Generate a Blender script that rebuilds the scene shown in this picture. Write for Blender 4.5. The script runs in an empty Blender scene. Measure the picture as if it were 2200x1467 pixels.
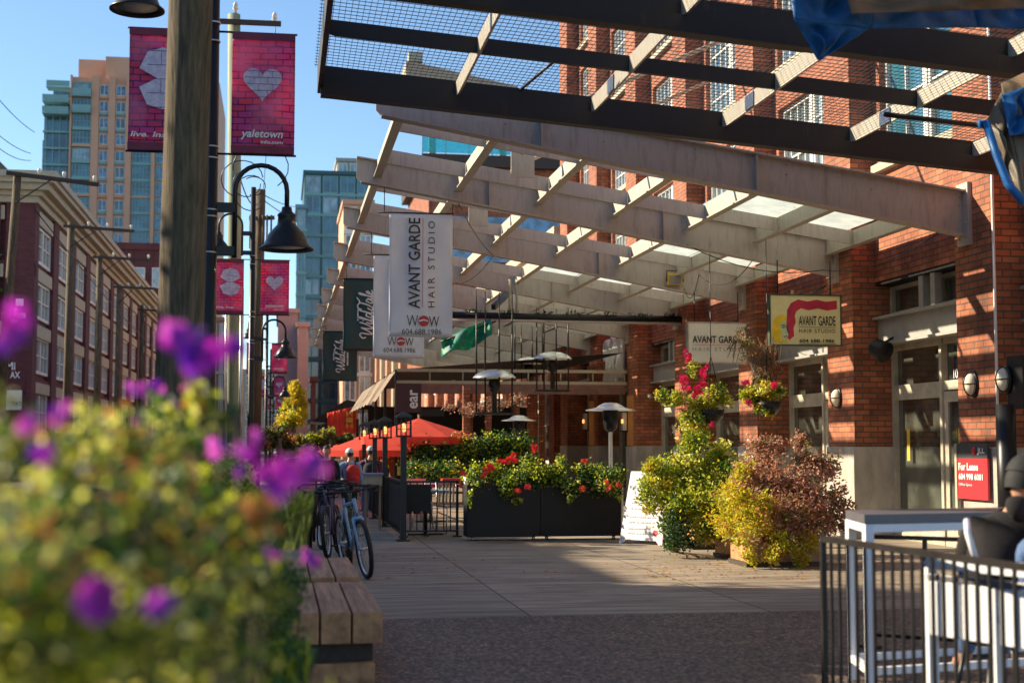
import bpy, math, random
from mathutils import Vector, Matrix
random.seed(7)
R = random.random
def U(a, b): return a + (b - a) * R()
V = Vector
SC = bpy.context.scene
COL = SC.collection
# ---------------------------------------------------------------- camera frame
FPX, CXP, CYP = 3055.6, 1100.0, 733.5
PITCH = math.atan(222 / FPX); YAW = math.atan(500 / FPX * math.cos(PITCH))
CAM = V((0, 0, 1.5))
_sa, _ca, _sp, _cp = math.sin(YAW), math.cos(YAW), math.sin(PITCH), math.cos(PITCH)
FW = V((_sa * _cp, _ca * _cp, _sp)); RT = V((_ca, -_sa, 0)); UP = V((-_sa * _sp, -_ca * _sp, _cp))
def ray(px, py): return FW + RT * ((px - CXP) / FPX) + UP * ((CYP - py) / FPX)
def aY(px, py, Y): r = ray(px, py); return CAM + r * (Y / r.y)
def aX(px, py, X): r = ray(px, py); return CAM + r * (X / r.x)
def aZ(px, py, Z): r = ray(px, py); return CAM + r * ((Z - 1.5) / r.z)
def aD(px, py, d): return CAM + ray(px, py) * d

# ---------------------------------------------------------------- materials
MATS = {}
def nodes(name):
    m = bpy.data.materials.new(name); m.use_nodes = True
    nt = m.node_tree; nt.nodes.clear()
    out = nt.nodes.new('ShaderNodeOutputMaterial')
    return m, nt, out
def mat(name, col, rough=.6, metal=0, var=.2, scale=4, bump=0, col2=None, trans=0, spec=None, emit=0, stretch=(1, 1, 1), coat=0, alpha=None):
    if name in MATS: return MATS[name]
    m, nt, out = nodes(name); N = nt.nodes.new; L = nt.links.new
    p = N('ShaderNodeBsdfPrincipled'); p.inputs['Roughness'].default_value = rough; p.inputs['Metallic'].default_value = metal
    if spec is not None: p.inputs['Specular IOR Level'].default_value = spec
    p.inputs['Coat Weight'].default_value = coat
    g = N('ShaderNodeNewGeometry'); mp = N('ShaderNodeMapping'); mp.inputs['Scale'].default_value = stretch
    L(g.outputs['Position'], mp.inputs['Vector'])
    n = N('ShaderNodeTexNoise'); n.inputs['Scale'].default_value = scale; n.inputs['Detail'].default_value = 6; n.inputs['Roughness'].default_value = .65
    L(mp.outputs[0], n.inputs['Vector'])
    rp = N('ShaderNodeValToRGB'); c2 = col2 or tuple(c * (1 - var) for c in col); c1 = col if col2 else tuple(min(1, c * (1 + var)) for c in col)
    rp.color_ramp.elements[0].position = .35; rp.color_ramp.elements[1].position = .65
    rp.color_ramp.elements[0].color = (*c2, 1); rp.color_ramp.elements[1].color = (*c1, 1)
    L(n.outputs['Fac'], rp.inputs['Fac']); L(rp.outputs[0], p.inputs['Base Color'])
    if bump:
        b = N('ShaderNodeBump'); b.inputs['Strength'].default_value = bump; b.inputs['Distance'].default_value = .02
        L(n.outputs['Fac'], b.inputs['Height']); L(b.outputs[0], p.inputs['Normal'])
    if emit:
        L(rp.outputs[0], p.inputs['Emission Color']); p.inputs['Emission Strength'].default_value = emit
    src = p.outputs[0]
    if trans:
        t = N('ShaderNodeBsdfTranslucent'); L(rp.outputs[0], t.inputs['Color'])
        mx = N('ShaderNodeMixShader'); mx.inputs[0].default_value = trans; L(src, mx.inputs[1]); L(t.outputs[0], mx.inputs[2]); src = mx.outputs[0]
    if alpha:
        t = N('ShaderNodeBsdfTransparent'); t.inputs[0].default_value = (*[min(1, c * 1.5 + .3) for c in col], 1)
        mx = N('ShaderNodeMixShader'); mx.inputs[0].default_value = alpha; L(t.outputs[0], mx.inputs[1]); L(src, mx.inputs[2]); src = mx.outputs[0]
    L(src, out.inputs['Surface']); MATS[name] = m; return m

def brickmat(name, c1, c2, mortar, bw=.24, bh=.1, ms=.012, off=.5, rough=.85, bump=.5, patch=.35):
    m, nt, out = nodes(name); N = nt.nodes.new; L = nt.links.new
    g = N('ShaderNodeNewGeometry'); s = N('ShaderNodeSeparateXYZ'); L(g.outputs['Position'], s.inputs[0])
    a = N('ShaderNodeMath'); L(s.outputs[0], a.inputs[0]); L(s.outputs[1], a.inputs[1])
    c = N('ShaderNodeCombineXYZ'); L(a.outputs[0], c.inputs[0]); L(s.outputs[2], c.inputs[1])
    b = N('ShaderNodeTexBrick'); b.offset = off; b.inputs['Scale'].default_value = 1
    b.inputs['Brick Width'].default_value = bw; b.inputs['Row Height'].default_value = bh; b.inputs['Mortar Size'].default_value = ms; b.inputs['Mortar Smooth'].default_value = .2; b.inputs['Bias'].default_value = -.1
    b.inputs['Color1'].default_value = (*c1, 1); b.inputs['Color2'].default_value = (*c2, 1); b.inputs['Mortar'].default_value = (*mortar, 1)
    L(c.outputs[0], b.inputs['Vector'])
    n = N('ShaderNodeTexNoise'); n.inputs['Scale'].default_value = 1.3; n.inputs['Detail'].default_value = 8; n.inputs['Roughness'].default_value = .7; L(g.outputs['Position'], n.inputs['Vector'])
    mr = N('ShaderNodeMapRange'); mr.inputs[1].default_value = .3; mr.inputs[2].default_value = .7; mr.inputs[3].default_value = 1 - patch; mr.inputs[4].default_value = 1 + patch * .6; L(n.outputs['Fac'], mr.inputs[0])
    v = N('ShaderNodeVectorMath'); v.operation = 'SCALE'; L(b.outputs['Color'], v.inputs[0]); L(mr.outputs[0], v.inputs['Scale'])
    mp = N('ShaderNodeMapping'); mp.inputs['Scale'].default_value = (2.2, 2.2, .22); L(g.outputs['Position'], mp.inputs[0])
    n2 = N('ShaderNodeTexNoise'); n2.inputs['Scale'].default_value = 1; n2.inputs['Detail'].default_value = 7; L(mp.outputs[0], n2.inputs['Vector'])
    m2 = N('ShaderNodeMapRange'); m2.inputs[1].default_value = .52; m2.inputs[2].default_value = .72; m2.inputs[3].default_value = 1; m2.inputs[4].default_value = .62; L(n2.outputs['Fac'], m2.inputs[0])
    v2 = N('ShaderNodeVectorMath'); v2.operation = 'SCALE'; L(v.outputs[0], v2.inputs[0]); L(m2.outputs[0], v2.inputs['Scale']); v = v2
    p = N('ShaderNodeBsdfPrincipled'); p.inputs['Roughness'].default_value = rough; L(v.outputs[0], p.inputs['Base Color'])
    bp = N('ShaderNodeBump'); bp.inputs['Strength'].default_value = bump; bp.inputs['Distance'].default_value = .012; bp.invert = True
    L(b.outputs['Fac'], bp.inputs['Height']); L(bp.outputs[0], p.inputs['Normal'])
    L(p.outputs[0], out.inputs['Surface']); MATS[name] = m; return m

def glassmat(name, col, rough=.04, wob=.03, scale=1.5):
    m, nt, out = nodes(name); N = nt.nodes.new; L = nt.links.new
    g = N('ShaderNodeNewGeometry'); n = N('ShaderNodeTexNoise'); n.inputs['Scale'].default_value = scale; n.inputs['Detail'].default_value = 3; L(g.outputs['Position'], n.inputs['Vector'])
    p = N('ShaderNodeBsdfPrincipled'); p.inputs['Roughness'].default_value = rough; p.inputs['IOR'].default_value = 1.8; p.inputs['Coat Weight'].default_value = .6; p.inputs['Coat Roughness'].default_value = .02
    rp = N('ShaderNodeValToRGB'); rp.color_ramp.elements[0].position = .4; rp.color_ramp.elements[1].position = .6
    rp.color_ramp.elements[0].color = (*[c * .5 for c in col], 1); rp.color_ramp.elements[1].color = (*[c * 1.6 for c in col], 1)
    L(n.outputs['Fac'], rp.inputs[0]); L(rp.outputs[0], p.inputs['Base Color'])
    b = N('ShaderNodeBump'); b.inputs['Strength'].default_value = wob; b.inputs['Distance'].default_value = .2; L(n.outputs['Fac'], b.inputs['Height']); L(b.outputs[0], p.inputs['Normal'])
    L(p.outputs[0], out.inputs['Surface']); MATS[name] = m; return m

BRICK = brickmat('red_brick', (.5, .155, .07), (.27, .085, .042), (.13, .08, .055), .25, .09, .011, patch=.5)
BRICKM = brickmat('maroon_brick', (.15, .042, .045), (.1, .03, .034), (.12, .05, .05), .3, .1, .01, patch=.2)
BRICKP = brickmat('peach_brick', (.58, .3, .19), (.5, .25, .16), (.45, .3, .22), .5, .25, .01, patch=.12)
BRICKT = brickmat('tan_brick', (.55, .4, .27), (.46, .33, .23), (.4, .32, .25), .24, .09, .01, patch=.2)
BANBRICK = None
def bannerbrick():
    m, nt, out = nodes('printed_brick_fabric'); N = nt.nodes.new; L = nt.links.new
    g = N('ShaderNodeNewGeometry'); s = N('ShaderNodeSeparateXYZ'); L(g.outputs['Position'], s.inputs[0])
    c = N('ShaderNodeCombineXYZ'); L(s.outputs[0], c.inputs[0]); L(s.outputs[2], c.inputs[1])
    nz = N('ShaderNodeTexNoise'); nz.inputs['Scale'].default_value = 5; L(g.outputs['Position'], nz.inputs['Vector'])
    ad = N('ShaderNodeVectorMath'); ad.operation = 'MULTIPLY_ADD'; L(nz.outputs['Color'], ad.inputs[0]); ad.inputs[1].default_value = (.02, .02, 0); L(c.outputs[0], ad.inputs[2])
    b = N('ShaderNodeTexBrick'); b.inputs['Scale'].default_value = 1; b.inputs['Brick Width'].default_value = .155; b.inputs['Row Height'].default_value = .07; b.inputs['Mortar Size'].default_value = .007; b.inputs['Mortar Smooth'].default_value = .3
    b.inputs['Color1'].default_value = (.88, .07, .13, 1); b.inputs['Color2'].default_value = (.7, .08, .34, 1); b.inputs['Mortar'].default_value = (.12, .02, .14, 1)
    L(ad.outputs[0], b.inputs['Vector'])
    n = N('ShaderNodeTexNoise'); n.inputs['Scale'].default_value = 3.2; n.inputs['Detail'].default_value = 6; L(g.outputs['Position'], n.inputs['Vector'])
    mx = N('ShaderNodeMix'); mx.data_type = 'RGBA'; mr = N('ShaderNodeMapRange'); mr.inputs[1].default_value = .42; mr.inputs[2].default_value = .75; L(n.outputs['Fac'], mr.inputs[0])
    L(mr.outputs[0], mx.inputs[0]); L(b.outputs['Color'], mx.inputs[6]); mx.inputs[7].default_value = (.75, .25, .42, 1)
    p = N('ShaderNodeBsdfPrincipled'); p.inputs['Roughness'].default_value = .6; L(mx.outputs[2], p.inputs['Base Color'])
    t = N('ShaderNodeBsdfTranslucent'); L(mx.outputs[2], t.inputs[0]); ms = N('ShaderNodeMixShader'); ms.inputs[0].default_value = .4
    L(p.outputs[0], ms.inputs[1]); L(t.outputs[0], ms.inputs[2]); L(ms.outputs[0], out.inputs['Surface']); return m
BANNER = bannerbrick()
def groundmat(name, c1, c2, speck=None, speckscale=120, joints=None, bump=.3, rough=.85, leaf=False, wave=False):
    m, nt, out = nodes(name); N = nt.nodes.new; L = nt.links.new
    g = N('ShaderNodeNewGeometry')
    n = N('ShaderNodeTexNoise'); n.inputs['Scale'].default_value = .9; n.inputs['Detail'].default_value = 10; n.inputs['Roughness'].default_value = .7; L(g.outputs['Position'], n.inputs['Vector'])
    rp = N('ShaderNodeValToRGB'); rp.color_ramp.elements[0].position = .35; rp.color_ramp.elements[1].position = .68
    rp.color_ramp.elements[0].color = (*c2, 1); rp.color_ramp.elements[1].color = (*c1, 1); L(n.outputs['Fac'], rp.inputs[0])
    col = rp.outputs[0]; h = n.outputs['Fac']
    if speck:
        vo = N('ShaderNodeTexVoronoi'); vo.inputs['Scale'].default_value = speckscale; L(g.outputs['Position'], vo.inputs['Vector'])
        sr = N('ShaderNodeSeparateColor'); L(vo.outputs['Color'], sr.inputs[0])
        r2 = N('ShaderNodeValToRGB'); r2.color_ramp.interpolation = 'LINEAR'; e = r2.color_ramp.elements
        e[0].position = .0; e[0].color = (.25, .25, .25, 1); e[1].position = 1; e[1].color = (*speck, 1)
        e2 = r2.color_ramp.elements.new(.6); e2.color = (.9, .9, .9, 1)
        L(sr.outputs[0], r2.inputs[0])
        mx = N('ShaderNodeMix'); mx.data_type = 'RGBA'; mx.blend_type = 'MULTIPLY'; mx.inputs[0].default_value = 1
        L(col, mx.inputs[6]); L(r2.outputs[0], mx.inputs[7]); col = mx.outputs[2]; h = vo.outputs['Distance']
    if wave:
        w = N('ShaderNodeTexNoise'); w.inputs['Scale'].default_value = 1; w.inputs['Detail'].default_value = 4; mp = N('ShaderNodeMapping'); mp.inputs['Scale'].default_value = (.8, 9, 1); L(g.outputs['Position'], mp.inputs[0]); L(mp.outputs[0], w.inputs['Vector'])
        r3 = N('ShaderNodeMapRange'); r3.inputs[1].default_value = .4; r3.inputs[2].default_value = .6; r3.inputs[3].default_value = .6; r3.inputs[4].default_value = 1.1; L(w.outputs['Fac'], r3.inputs[0])
        v = N('ShaderNodeVectorMath'); v.operation = 'SCALE'; L(col, v.inputs[0]); L(r3.outputs[0], v.inputs['Scale']); col = v.outputs[0]
    if joints:
        b = N('ShaderNodeTexBrick'); b.offset = 0; b.inputs['Scale'].default_value = 1; b.inputs['Brick Width'].default_value = joints[0]; b.inputs['Row Height'].default_value = joints[1]; b.inputs['Mortar Size'].default_value = .012; b.inputs['Mortar Smooth'].default_value = .3
        b.inputs['Color1'].default_value = (1, 1, 1, 1); b.inputs['Color2'].default_value = (.84, .84, .86, 1); b.inputs['Mortar'].default_value = (.25, .25, .25, 1)
        L(g.outputs['Position'], b.inputs['Vector'])
        mx = N('ShaderNodeMix'); mx.data_type = 'RGBA'; mx.blend_type = 'MULTIPLY'; mx.inputs[0].default_value = 1; L(col, mx.inputs[6]); L(b.outputs['Color'], mx.inputs[7]); col = mx.outputs[2]
    for sc_, lo, hi, dk in ((.45, .5, .62, .68), (3.5, .62, .7, .6)):   # worn and stained areas
        q = N('ShaderNodeTexNoise'); q.inputs['Scale'].default_value = sc_; q.inputs['Detail'].default_value = 9; q.inputs['Roughness'].default_value = .72; L(g.outputs['Position'], q.inputs['Vector'])
        r = N('ShaderNodeMapRange'); r.inputs[1].default_value = lo; r.inputs[2].default_value = hi; r.inputs[3].default_value = 1; r.inputs[4].default_value = dk; L(q.outputs['Fac'], r.inputs[0])
        v = N('ShaderNodeVectorMath'); v.operation = 'SCALE'; L(col, v.inputs[0]); L(r.outputs[0], v.inputs['Scale']); col = v.outputs[0]
    p = N('ShaderNodeBsdfPrincipled'); p.inputs['Roughness'].default_value = rough; L(col, p.inputs['Base Color'])
    bp = N('ShaderNodeBump'); bp.inputs['Strength'].default_value = bump; bp.inputs['Distance'].default_value = .01; L(h, bp.inputs['Height']); L(bp.outputs[0], p.inputs['Normal'])
    L(p.outputs[0], out.inputs['Surface']); MATS[name] = m; return m

def rustmat(name, col, rust=(.2, .09, .035)):
    m, nt, out = nodes(name); N = nt.nodes.new; L = nt.links.new
    g = N('ShaderNodeNewGeometry')
    mp = N('ShaderNodeMapping'); mp.inputs['Scale'].default_value = (5, 5, .8); L(g.outputs['Position'], mp.inputs[0])
    n = N('ShaderNodeTexNoise'); n.inputs['Scale'].default_value = 1.4; n.inputs['Detail'].default_value = 9; n.inputs['Roughness'].default_value = .75; L(mp.outputs[0], n.inputs['Vector'])
    rp = N('ShaderNodeValToRGB'); e = rp.color_ramp.elements; e[0].position = .25; e[0].color = (*[c * .6 for c in col], 1); e[1].position = .5; e[1].color = (*col, 1)
    a = e.new(.6); a.color = (*[c * .82 for c in col], 1); b = e.new(.68); b.color = (*[.5 * c + .5 * r for c, r in zip(col, rust)], 1)
    L(n.outputs['Fac'], rp.inputs[0])
    p = N('ShaderNodeBsdfPrincipled'); p.inputs['Roughness'].default_value = .55; L(rp.outputs[0], p.inputs['Base Color'])
    bp = N('ShaderNodeBump'); bp.inputs['Strength'].default_value = .15; bp.inputs['Distance'].default_value = .01; L(n.outputs['Fac'], bp.inputs['Height']); L(bp.outputs[0], p.inputs['Normal'])
    L(p.outputs[0], out.inputs['Surface']); MATS[name] = m; return m

def woodmat(name, c1, c2, stretch=(14, .7, 14), rough=.7, bump=.4):
    return mat(name, c1, rough, 0, 0, 1.8, bump, c2, stretch=stretch)

CANOPY = rustmat('weathered_grey_paint', (.46, .4, .36))
STEEL_DK = rustmat('dark_brown_steel', (.022, .016, .014), (.1, .05, .03))
PURL = rustmat('pale_weathered_steel', (.5, .46, .38))
STONE = mat('stone_base', (.42, .38, .33), .85, 0, .25, 3, .4, stretch=(1, 1, .4))
FRAME = mat('warm_grey_window_frame', (.46, .42, .33), .5)
WHITE = mat('white_window_frame', (.72, .7, .64), .5, var=.08)
GREYST = mat('grey_painted_lintel', (.33, .32, .3), .55, var=.12)
BLACK = mat('black_metal', (.014, .014, .015), .38, .3, .2)
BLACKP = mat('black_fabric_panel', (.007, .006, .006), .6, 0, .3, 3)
GLASS = glassmat('shop_glass', (.06, .065, .052))
GLASSB = glassmat('blue_glass', (.06, .15, .26), .06)
GLASST = glassmat('teal_glass', (.02, .1, .14), .08, .05, .4)
GLASSG = glassmat('pale_glass', (.2, .28, .32), .1, .03, .4)
FROST = mat('frosted_canopy_glass', (.74, .88, .84), .4, trans=.75, var=.13, scale=3)
CLEARG = mat('clear_canopy_glass', (.5, .6, .6), .05, alpha=.12)
CREAM = mat('cream_trim', (.42, .375, .27), .7, var=.1)
PEACH = mat('peach_concrete', (.6, .34, .22), .8, var=.06, scale=.3)
TEALFR = mat('teal_mullion', (.2, .38, .38), .5, var=.1)
CONC = mat('concrete', (.38, .36, .33), .85, var=.15)
GREENPOLE = mat('aged_green_pole', (.3, .36, .24), .8, col2=(.22, .22, .15), scale=2, stretch=(6, 6, .5))
POLEWOOD = mat('weathered_pole_wood', (.17, .125, .07), .9, 0, 0, 3.5, 1.0, (.05, .04, .026), stretch=(9, 9, .7))
BENCHW = woodmat('bench_timber', (.56, .29, .15), (.26, .13, .07))
BENCHE = mat('bench_end_grain', (.6, .29, .12), .75, 0, 0, 9, .3, (.3, .14, .06))
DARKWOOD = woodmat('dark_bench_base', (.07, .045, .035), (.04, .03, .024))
PALEWOOD = mat('pale_planter_wood', (.4, .27, .17), .8, col2=(.24, .16, .1), scale=3, stretch=(8, 8, .8), bump=.3)
BAN_W = mat('white_vinyl', (.72, .73, .78), .3, trans=.15, var=.04, coat=.3)
BAN_G = mat('dark_green_vinyl', (.008, .035, .03), .4, var=.1)
INK = mat('black_ink', (.02, .02, .022), .5, var=0)
INKW = mat('white_ink', (.8, .8, .78), .5, var=.02)
INKR = mat('red_ink', (.55, .04, .04), .5, var=.1)
PALEHEART = mat('pale_heart_print', (.8, .76, .92), .5, var=.2, scale=14, trans=.3)
VIOLET = mat('violet_line', (.18, .08, .28), .5, var=.1)
SIGNY = mat('yellow_sign_face', (.78, .7, .36), .4, var=.05)
SIGNW = mat('offwhite_sign_face', (.72, .72, .64), .4, var=.05)
RED = mat('red_paint', (.55, .02, .03), .5, var=.1)
UMBR = mat('red_umbrella_cloth', (.9, .1, .06), .8, trans=.45, var=.1)
YEL = mat('yellow_paint', (.75, .5, .04), .5, var=.1)
SUNBRICK = mat('painted_sunlit_brick', (.6, .26, .06), .6, var=.1)  # orange that stands in for sun on the pilaster brick
SILVER = mat('brushed_steel', (.6, .6, .58), .28, .9, .15)
TARP = mat('blue_tarp', (.01, .15, .46), .5, trans=.15, var=.3, scale=4, bump=.2)
TARPB = mat('brown_tarp_reverse', (.3, .2, .12), .5, trans=.2, col2=(.16, .16, .12), scale=5, bump=.2)
WHITEP = mat('white_powder_coat', (.78, .78, .8), .4, var=.04)
TABTOP = mat('grey_tabletop', (.12, .115, .13), .35, var=.1)
SKIN = mat('skin', (.5, .27, .18), .5, var=.08, scale=20)
HAIR = mat('dark_hair', (.03, .02, .016), .7, var=.3, scale=60, bump=.3)
HOOD = mat('black_hoodie_cloth', (.011, .009, .01), .9, var=.3, scale=12, bump=.2)
DENIM = mat('blue_denim', (.08, .14, .28), .85, var=.25, scale=60)
CAPM = mat('charcoal_cap', (.016, .017, .018), .8, var=.2, scale=40)
WARM = mat('lit_lantern_glass', (1, .42, .12), .5, emit=.9, var=.05)
LENS = mat('ribbed_lamp_glass', (.75, .7, .55), .25, var=.1)
# leaves
def leafm(n, c, t=.45): return mat(n, c, .45, trans=t, var=.35, scale=30)
L_YG = leafm('yellow_green_leaf', (.44, .48, .03), .6); L_G = leafm('green_leaf', (.1, .2, .025)); L_DG = leafm('dark_green_leaf', (.035, .08, .02))
L_Y = leafm('yellow_leaf', (.66, .48, .03), .6); L_BR = leafm('bronze_leaf', (.36, .16, .085)); L_PK = leafm('pinkish_leaf', (.6, .34, .24)); L_OL = leafm('olive_leaf', (.2, .22, .05))
L_LT = leafm('pale_yellow_leaf', (.75, .72, .16), .6); L_OR = leafm('orange_leaf', (.5, .2, .06))
FL_P = leafm('purple_petal', (.62, .03, .6), .5); FL_M = leafm('magenta_petal', (.85, .12, .66), .5); FL_R = leafm('red_petal', (.8, .04, .03), .3); FL_K = leafm('crimson_petal', (.75, .02, .1), .3); FL_V = leafm('violet_petal', (.2, .02, .5), .4)
STEM = mat('stem', (.14, .1, .05), .8); STEMG = mat('green_stem', (.12, .16, .04), .8)

# ---------------------------------------------------------------- mesh builder
class MB:
    def __init__(s): s.v = []; s.f = []; s.sm = []; s.mi = []; s.m = 0
    def add(s, vs, fs, smooth=False):
        o = len(s.v); s.v += [tuple(x) for x in vs]
        for f in fs: s.f.append(tuple(i + o for i in f)); s.sm.append(smooth); s.mi.append(s.m)
        return s
    def box(s, x0, x1, y0, y1, z0, z1):
        if x0 > x1: x0, x1 = x1, x0
        if y0 > y1: y0, y1 = y1, y0
        if z0 > z1: z0, z1 = z1, z0
        return s.add([(x0, y0, z0), (x1, y0, z0), (x1, y1, z0), (x0, y1, z0), (x0, y0, z1), (x1, y0, z1), (x1, y1, z1), (x0, y1, z1)],
                     [(0, 3, 2, 1), (4, 5, 6, 7), (0, 1, 5, 4), (1, 2, 6, 5), (2, 3, 7, 6), (3, 0, 4, 7)])
    def cbox(s, c, sx, sy, sz, M=None):
        vs = [V((a * sx / 2, b * sy / 2, e * sz / 2)) for e in (-1, 1) for a, b in ((-1, -1), (1, -1), (1, 1), (-1, 1))]
        if M: vs = [M @ v for v in vs]
        return s.add([v + V(c) for v in vs], [(0, 3, 2, 1), (4, 5, 6, 7), (0, 1, 5, 4), (1, 2, 6, 5), (2, 3, 7, 6), (3, 0, 4, 7)])
    def beam(s, p0, p1, w, h, up=(0, 0, 1)):
        p0 = V(p0); p1 = V(p1); d = (p1 - p0).normalized(); u = V(up)
        if abs(d.dot(u)) > .98: u = V((0, 1, 0))
        r = d.cross(u).normalized(); u = r.cross(d).normalized()
        vs = []
        for p in (p0, p1):
            for a, b in ((-1, -1), (1, -1), (1, 1), (-1, 1)): vs.append(p + r * a * w / 2 + u * b * h / 2)
        return s.add(vs, [(0, 1, 2, 3), (7, 6, 5, 4), (0, 4, 5, 1), (1, 5, 6, 2), (2, 6, 7, 3), (3, 7, 4, 0)])
    def tube(s, pts, r, n=8, caps=True):
        pts = [V(p) for p in pts]; k = len(pts); rs = r if isinstance(r, (list, tuple)) else [r] * k
        vs = []; ref = V((0, 0, 1)); fs = []
        d0 = (pts[1] - pts[0]).normalized()
        if abs(d0.dot(ref)) > .9: ref = V((1, 0, 0))
        for i, p in enumerate(pts):
            d = (pts[min(i + 1, k - 1)] - pts[max(i - 1, 0)]).normalized()
            a = (ref - d * ref.dot(d)).normalized(); ref = a; b = d.cross(a)
            for j in range(n):
                t = 2 * math.pi * j / n; vs.append(p + (a * math.cos(t) + b * math.sin(t)) * rs[i])
        for i in range(k - 1):
            for j in range(n):
                j2 = (j + 1) % n; fs.append((i * n + j, i * n + j2, (i + 1) * n + j2, (i + 1) * n + j))
        if caps: fs += [tuple(range(n))[::-1], tuple((k - 1) * n + j for j in range(n))]
        return s.add(vs, fs, True)
    def lathe(s, prof, c=(0, 0, 0), n=20, M=None):
        vs = []; fs = []; k = len(prof)
        for r, z in prof:
            for j in range(n):
                t = 2 * math.pi * j / n; v = V((r * math.cos(t), r * math.sin(t), z))
                if M: v = M @ v
                vs.append(v + V(c))
        for i in range(k - 1):
            for j in range(n):
                j2 = (j + 1) % n; fs.append((i * n + j, i * n + j2, (i + 1) * n + j2, (i + 1) * n + j))
        return s.add(vs, fs, True)
    def prism(s, poly, o, ex, ey, th):
        o = V(o); ex = V(ex); ey = V(ey); nrm = ex.cross(ey).normalized() * th; n = len(poly)
        a = [o + ex * x + ey * y for x, y in poly]
        vs = a + [p - nrm for p in a]
        fs = [tuple(range(n)), tuple(range(n, 2 * n))[::-1]] + [(i, i + n, (i + 1) % n + n, (i + 1) % n) for i in range(n)]
        return s.add(vs, fs)
    def grid(s, P, nu, nv, th=0):
        vs = [P(i / nu, j / nv) for j in range(nv + 1) for i in range(nu + 1)]; w = nu + 1
        fs = [(j * w + i, j * w + i + 1, (j + 1) * w + i + 1, (j + 1) * w + i) for j in range(nv) for i in range(nu)]
        return s.add(vs, fs, True)
    def leaf(s, p, size, asp=.55, nrm=None, flat=.0):
        d = V((U(-1, 1), U(-1, 1), U(-.6, .9))).normalized()
        u = V((U(-1, 1), U(-1, 1), U(-1, 1))); 
        if nrm is not None: u = u + V(nrm) * 1.5
        w = d.cross(u).normalized(); nn = w.cross(d) * size * .12; L = size
        p = V(p)
        return s.add([p, p + d * L * .35 + w * L * asp * .5 - nn, p + d * L * .35 - w * L * asp * .5 - nn, p + d * L * .78 + w * L * asp * .33 , p + d * L * .78 - w * L * asp * .33, p + d * L - nn],
                     [(0, 1, 2), (2, 1, 3, 4), (4, 3, 5)])
def build(name, mb, mats, off=(0, 0, 0)):
    me = bpy.data.meshes.new(name); o = V(off)
    me.from_pydata([(x - o.x, y - o.y, z - o.z) for x, y, z in mb.v], [], mb.f)
    for m in (mats if isinstance(mats, (list, tuple)) else [mats]): me.materials.append(m)
    me.polygons.foreach_set('use_smooth', mb.sm); me.polygons.foreach_set('material_index', mb.mi); me.update()
    return me
def props(o, label, cat, group=None, kind=None):
    if label: o['label'] = label
    if cat: o['category'] = cat
    if group: o['group'] = group
    if kind: o['kind'] = kind
ROOT = {}
def thing(name, label, cat, loc=(0, 0, 0), group=None):
    o = bpy.data.objects.new(name, None); COL.objects.link(o); o.location = loc; o.empty_display_size = .2
    props(o, label, cat, group); ROOT[o] = V(loc); return o
def part(name, mb, mats, parent, label=None, bevel=0, kind=None):
    off = ROOT[parent]
    me = mb if isinstance(mb, bpy.types.Mesh) else build(name, mb, mats, off)
    o = bpy.data.objects.new(name, me); COL.objects.link(o); o.parent = parent; ROOT[o] = off
    if label: o['label'] = label
    if kind: o['kind'] = kind
    if bevel: b = o.modifiers.new('b', 'BEVEL'); b.width = bevel; b.segments = 2; b.limit_method = 'ANGLE'
    return o
def solo(name, mb, mats, label, cat, group=None, kind=None, bevel=0):
    xs = [v[0] for v in mb.v]; ys = [v[1] for v in mb.v]; zs = [v[2] for v in mb.v]
    off = V(((min(xs) + max(xs)) / 2, (min(ys) + max(ys)) / 2, min(zs)))
    if kind == 'structure': off = V((0, 0, 0))
    o = bpy.data.objects.new(name, build(name, mb, mats, off)); COL.objects.link(o); o.location = off; props(o, label, cat, group, kind); ROOT[o] = off
    if bevel: b = o.modifiers.new('b', 'BEVEL'); b.width = bevel; b.segments = 2; b.limit_method = 'ANGLE'
    return o
def dup(root, loc, rotz=0, label=None, group=None, sc=1):
    r = root.copy(); COL.objects.link(r); r.location = loc; r.rotation_euler = (0, 0, rotz); r.scale = (sc,) * 3
    if label: r['label'] = label
    if group: r['group'] = group
    for ch in list(root.children):
        c = ch.copy(); COL.objects.link(c); c.parent = r
        for g in ch.children:
            d = g.copy(); COL.objects.link(d); d.parent = c
    return r
def place(root, loc, rotz=0, sc=1): root.location = loc; root.rotation_euler = (0, 0, rotz); root.scale = (sc,) * 3
FONTC = {}
def text(name, s, tl, ex, ey, w, h, m, parent, th=.004, bold=0, shear=0, label=None, space=1):
    """lettering fitted into a w x h box whose top-left corner is tl; ex = reading direction, ey = up"""
    cu = bpy.data.curves.new('t', 'FONT'); cu.body = s; cu.size = 1; cu.offset = bold; cu.shear = shear; cu.space_character = space; cu.resolution_u = 3
    o = bpy.data.objects.new('t', cu); COL.objects.link(o)
    me = bpy.data.meshes.new_from_object(o); bpy.data.objects.remove(o); bpy.data.curves.remove(cu)
    xs = [v.co.x for v in me.vertices]; ys = [v.co.y for v in me.vertices]
    x0, x1, y0, y1 = min(xs), max(xs), min(ys), max(ys); ex = V(ex).normalized(); ey = V(ey).normalized(); nr = ex.cross(ey)
    mb = MB(); vs = [V(tl) + ex * ((v.co.x - x0) / (x1 - x0) * w) + ey * ((v.co.y - y1) / (y1 - y0) * h) + nr * th for v in me.vertices]
    mb.add(vs, [tuple(p.vertices) for p in me.polygons]); bpy.data.meshes.remove(me)
    return part(name, mb, m, parent, label)
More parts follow.
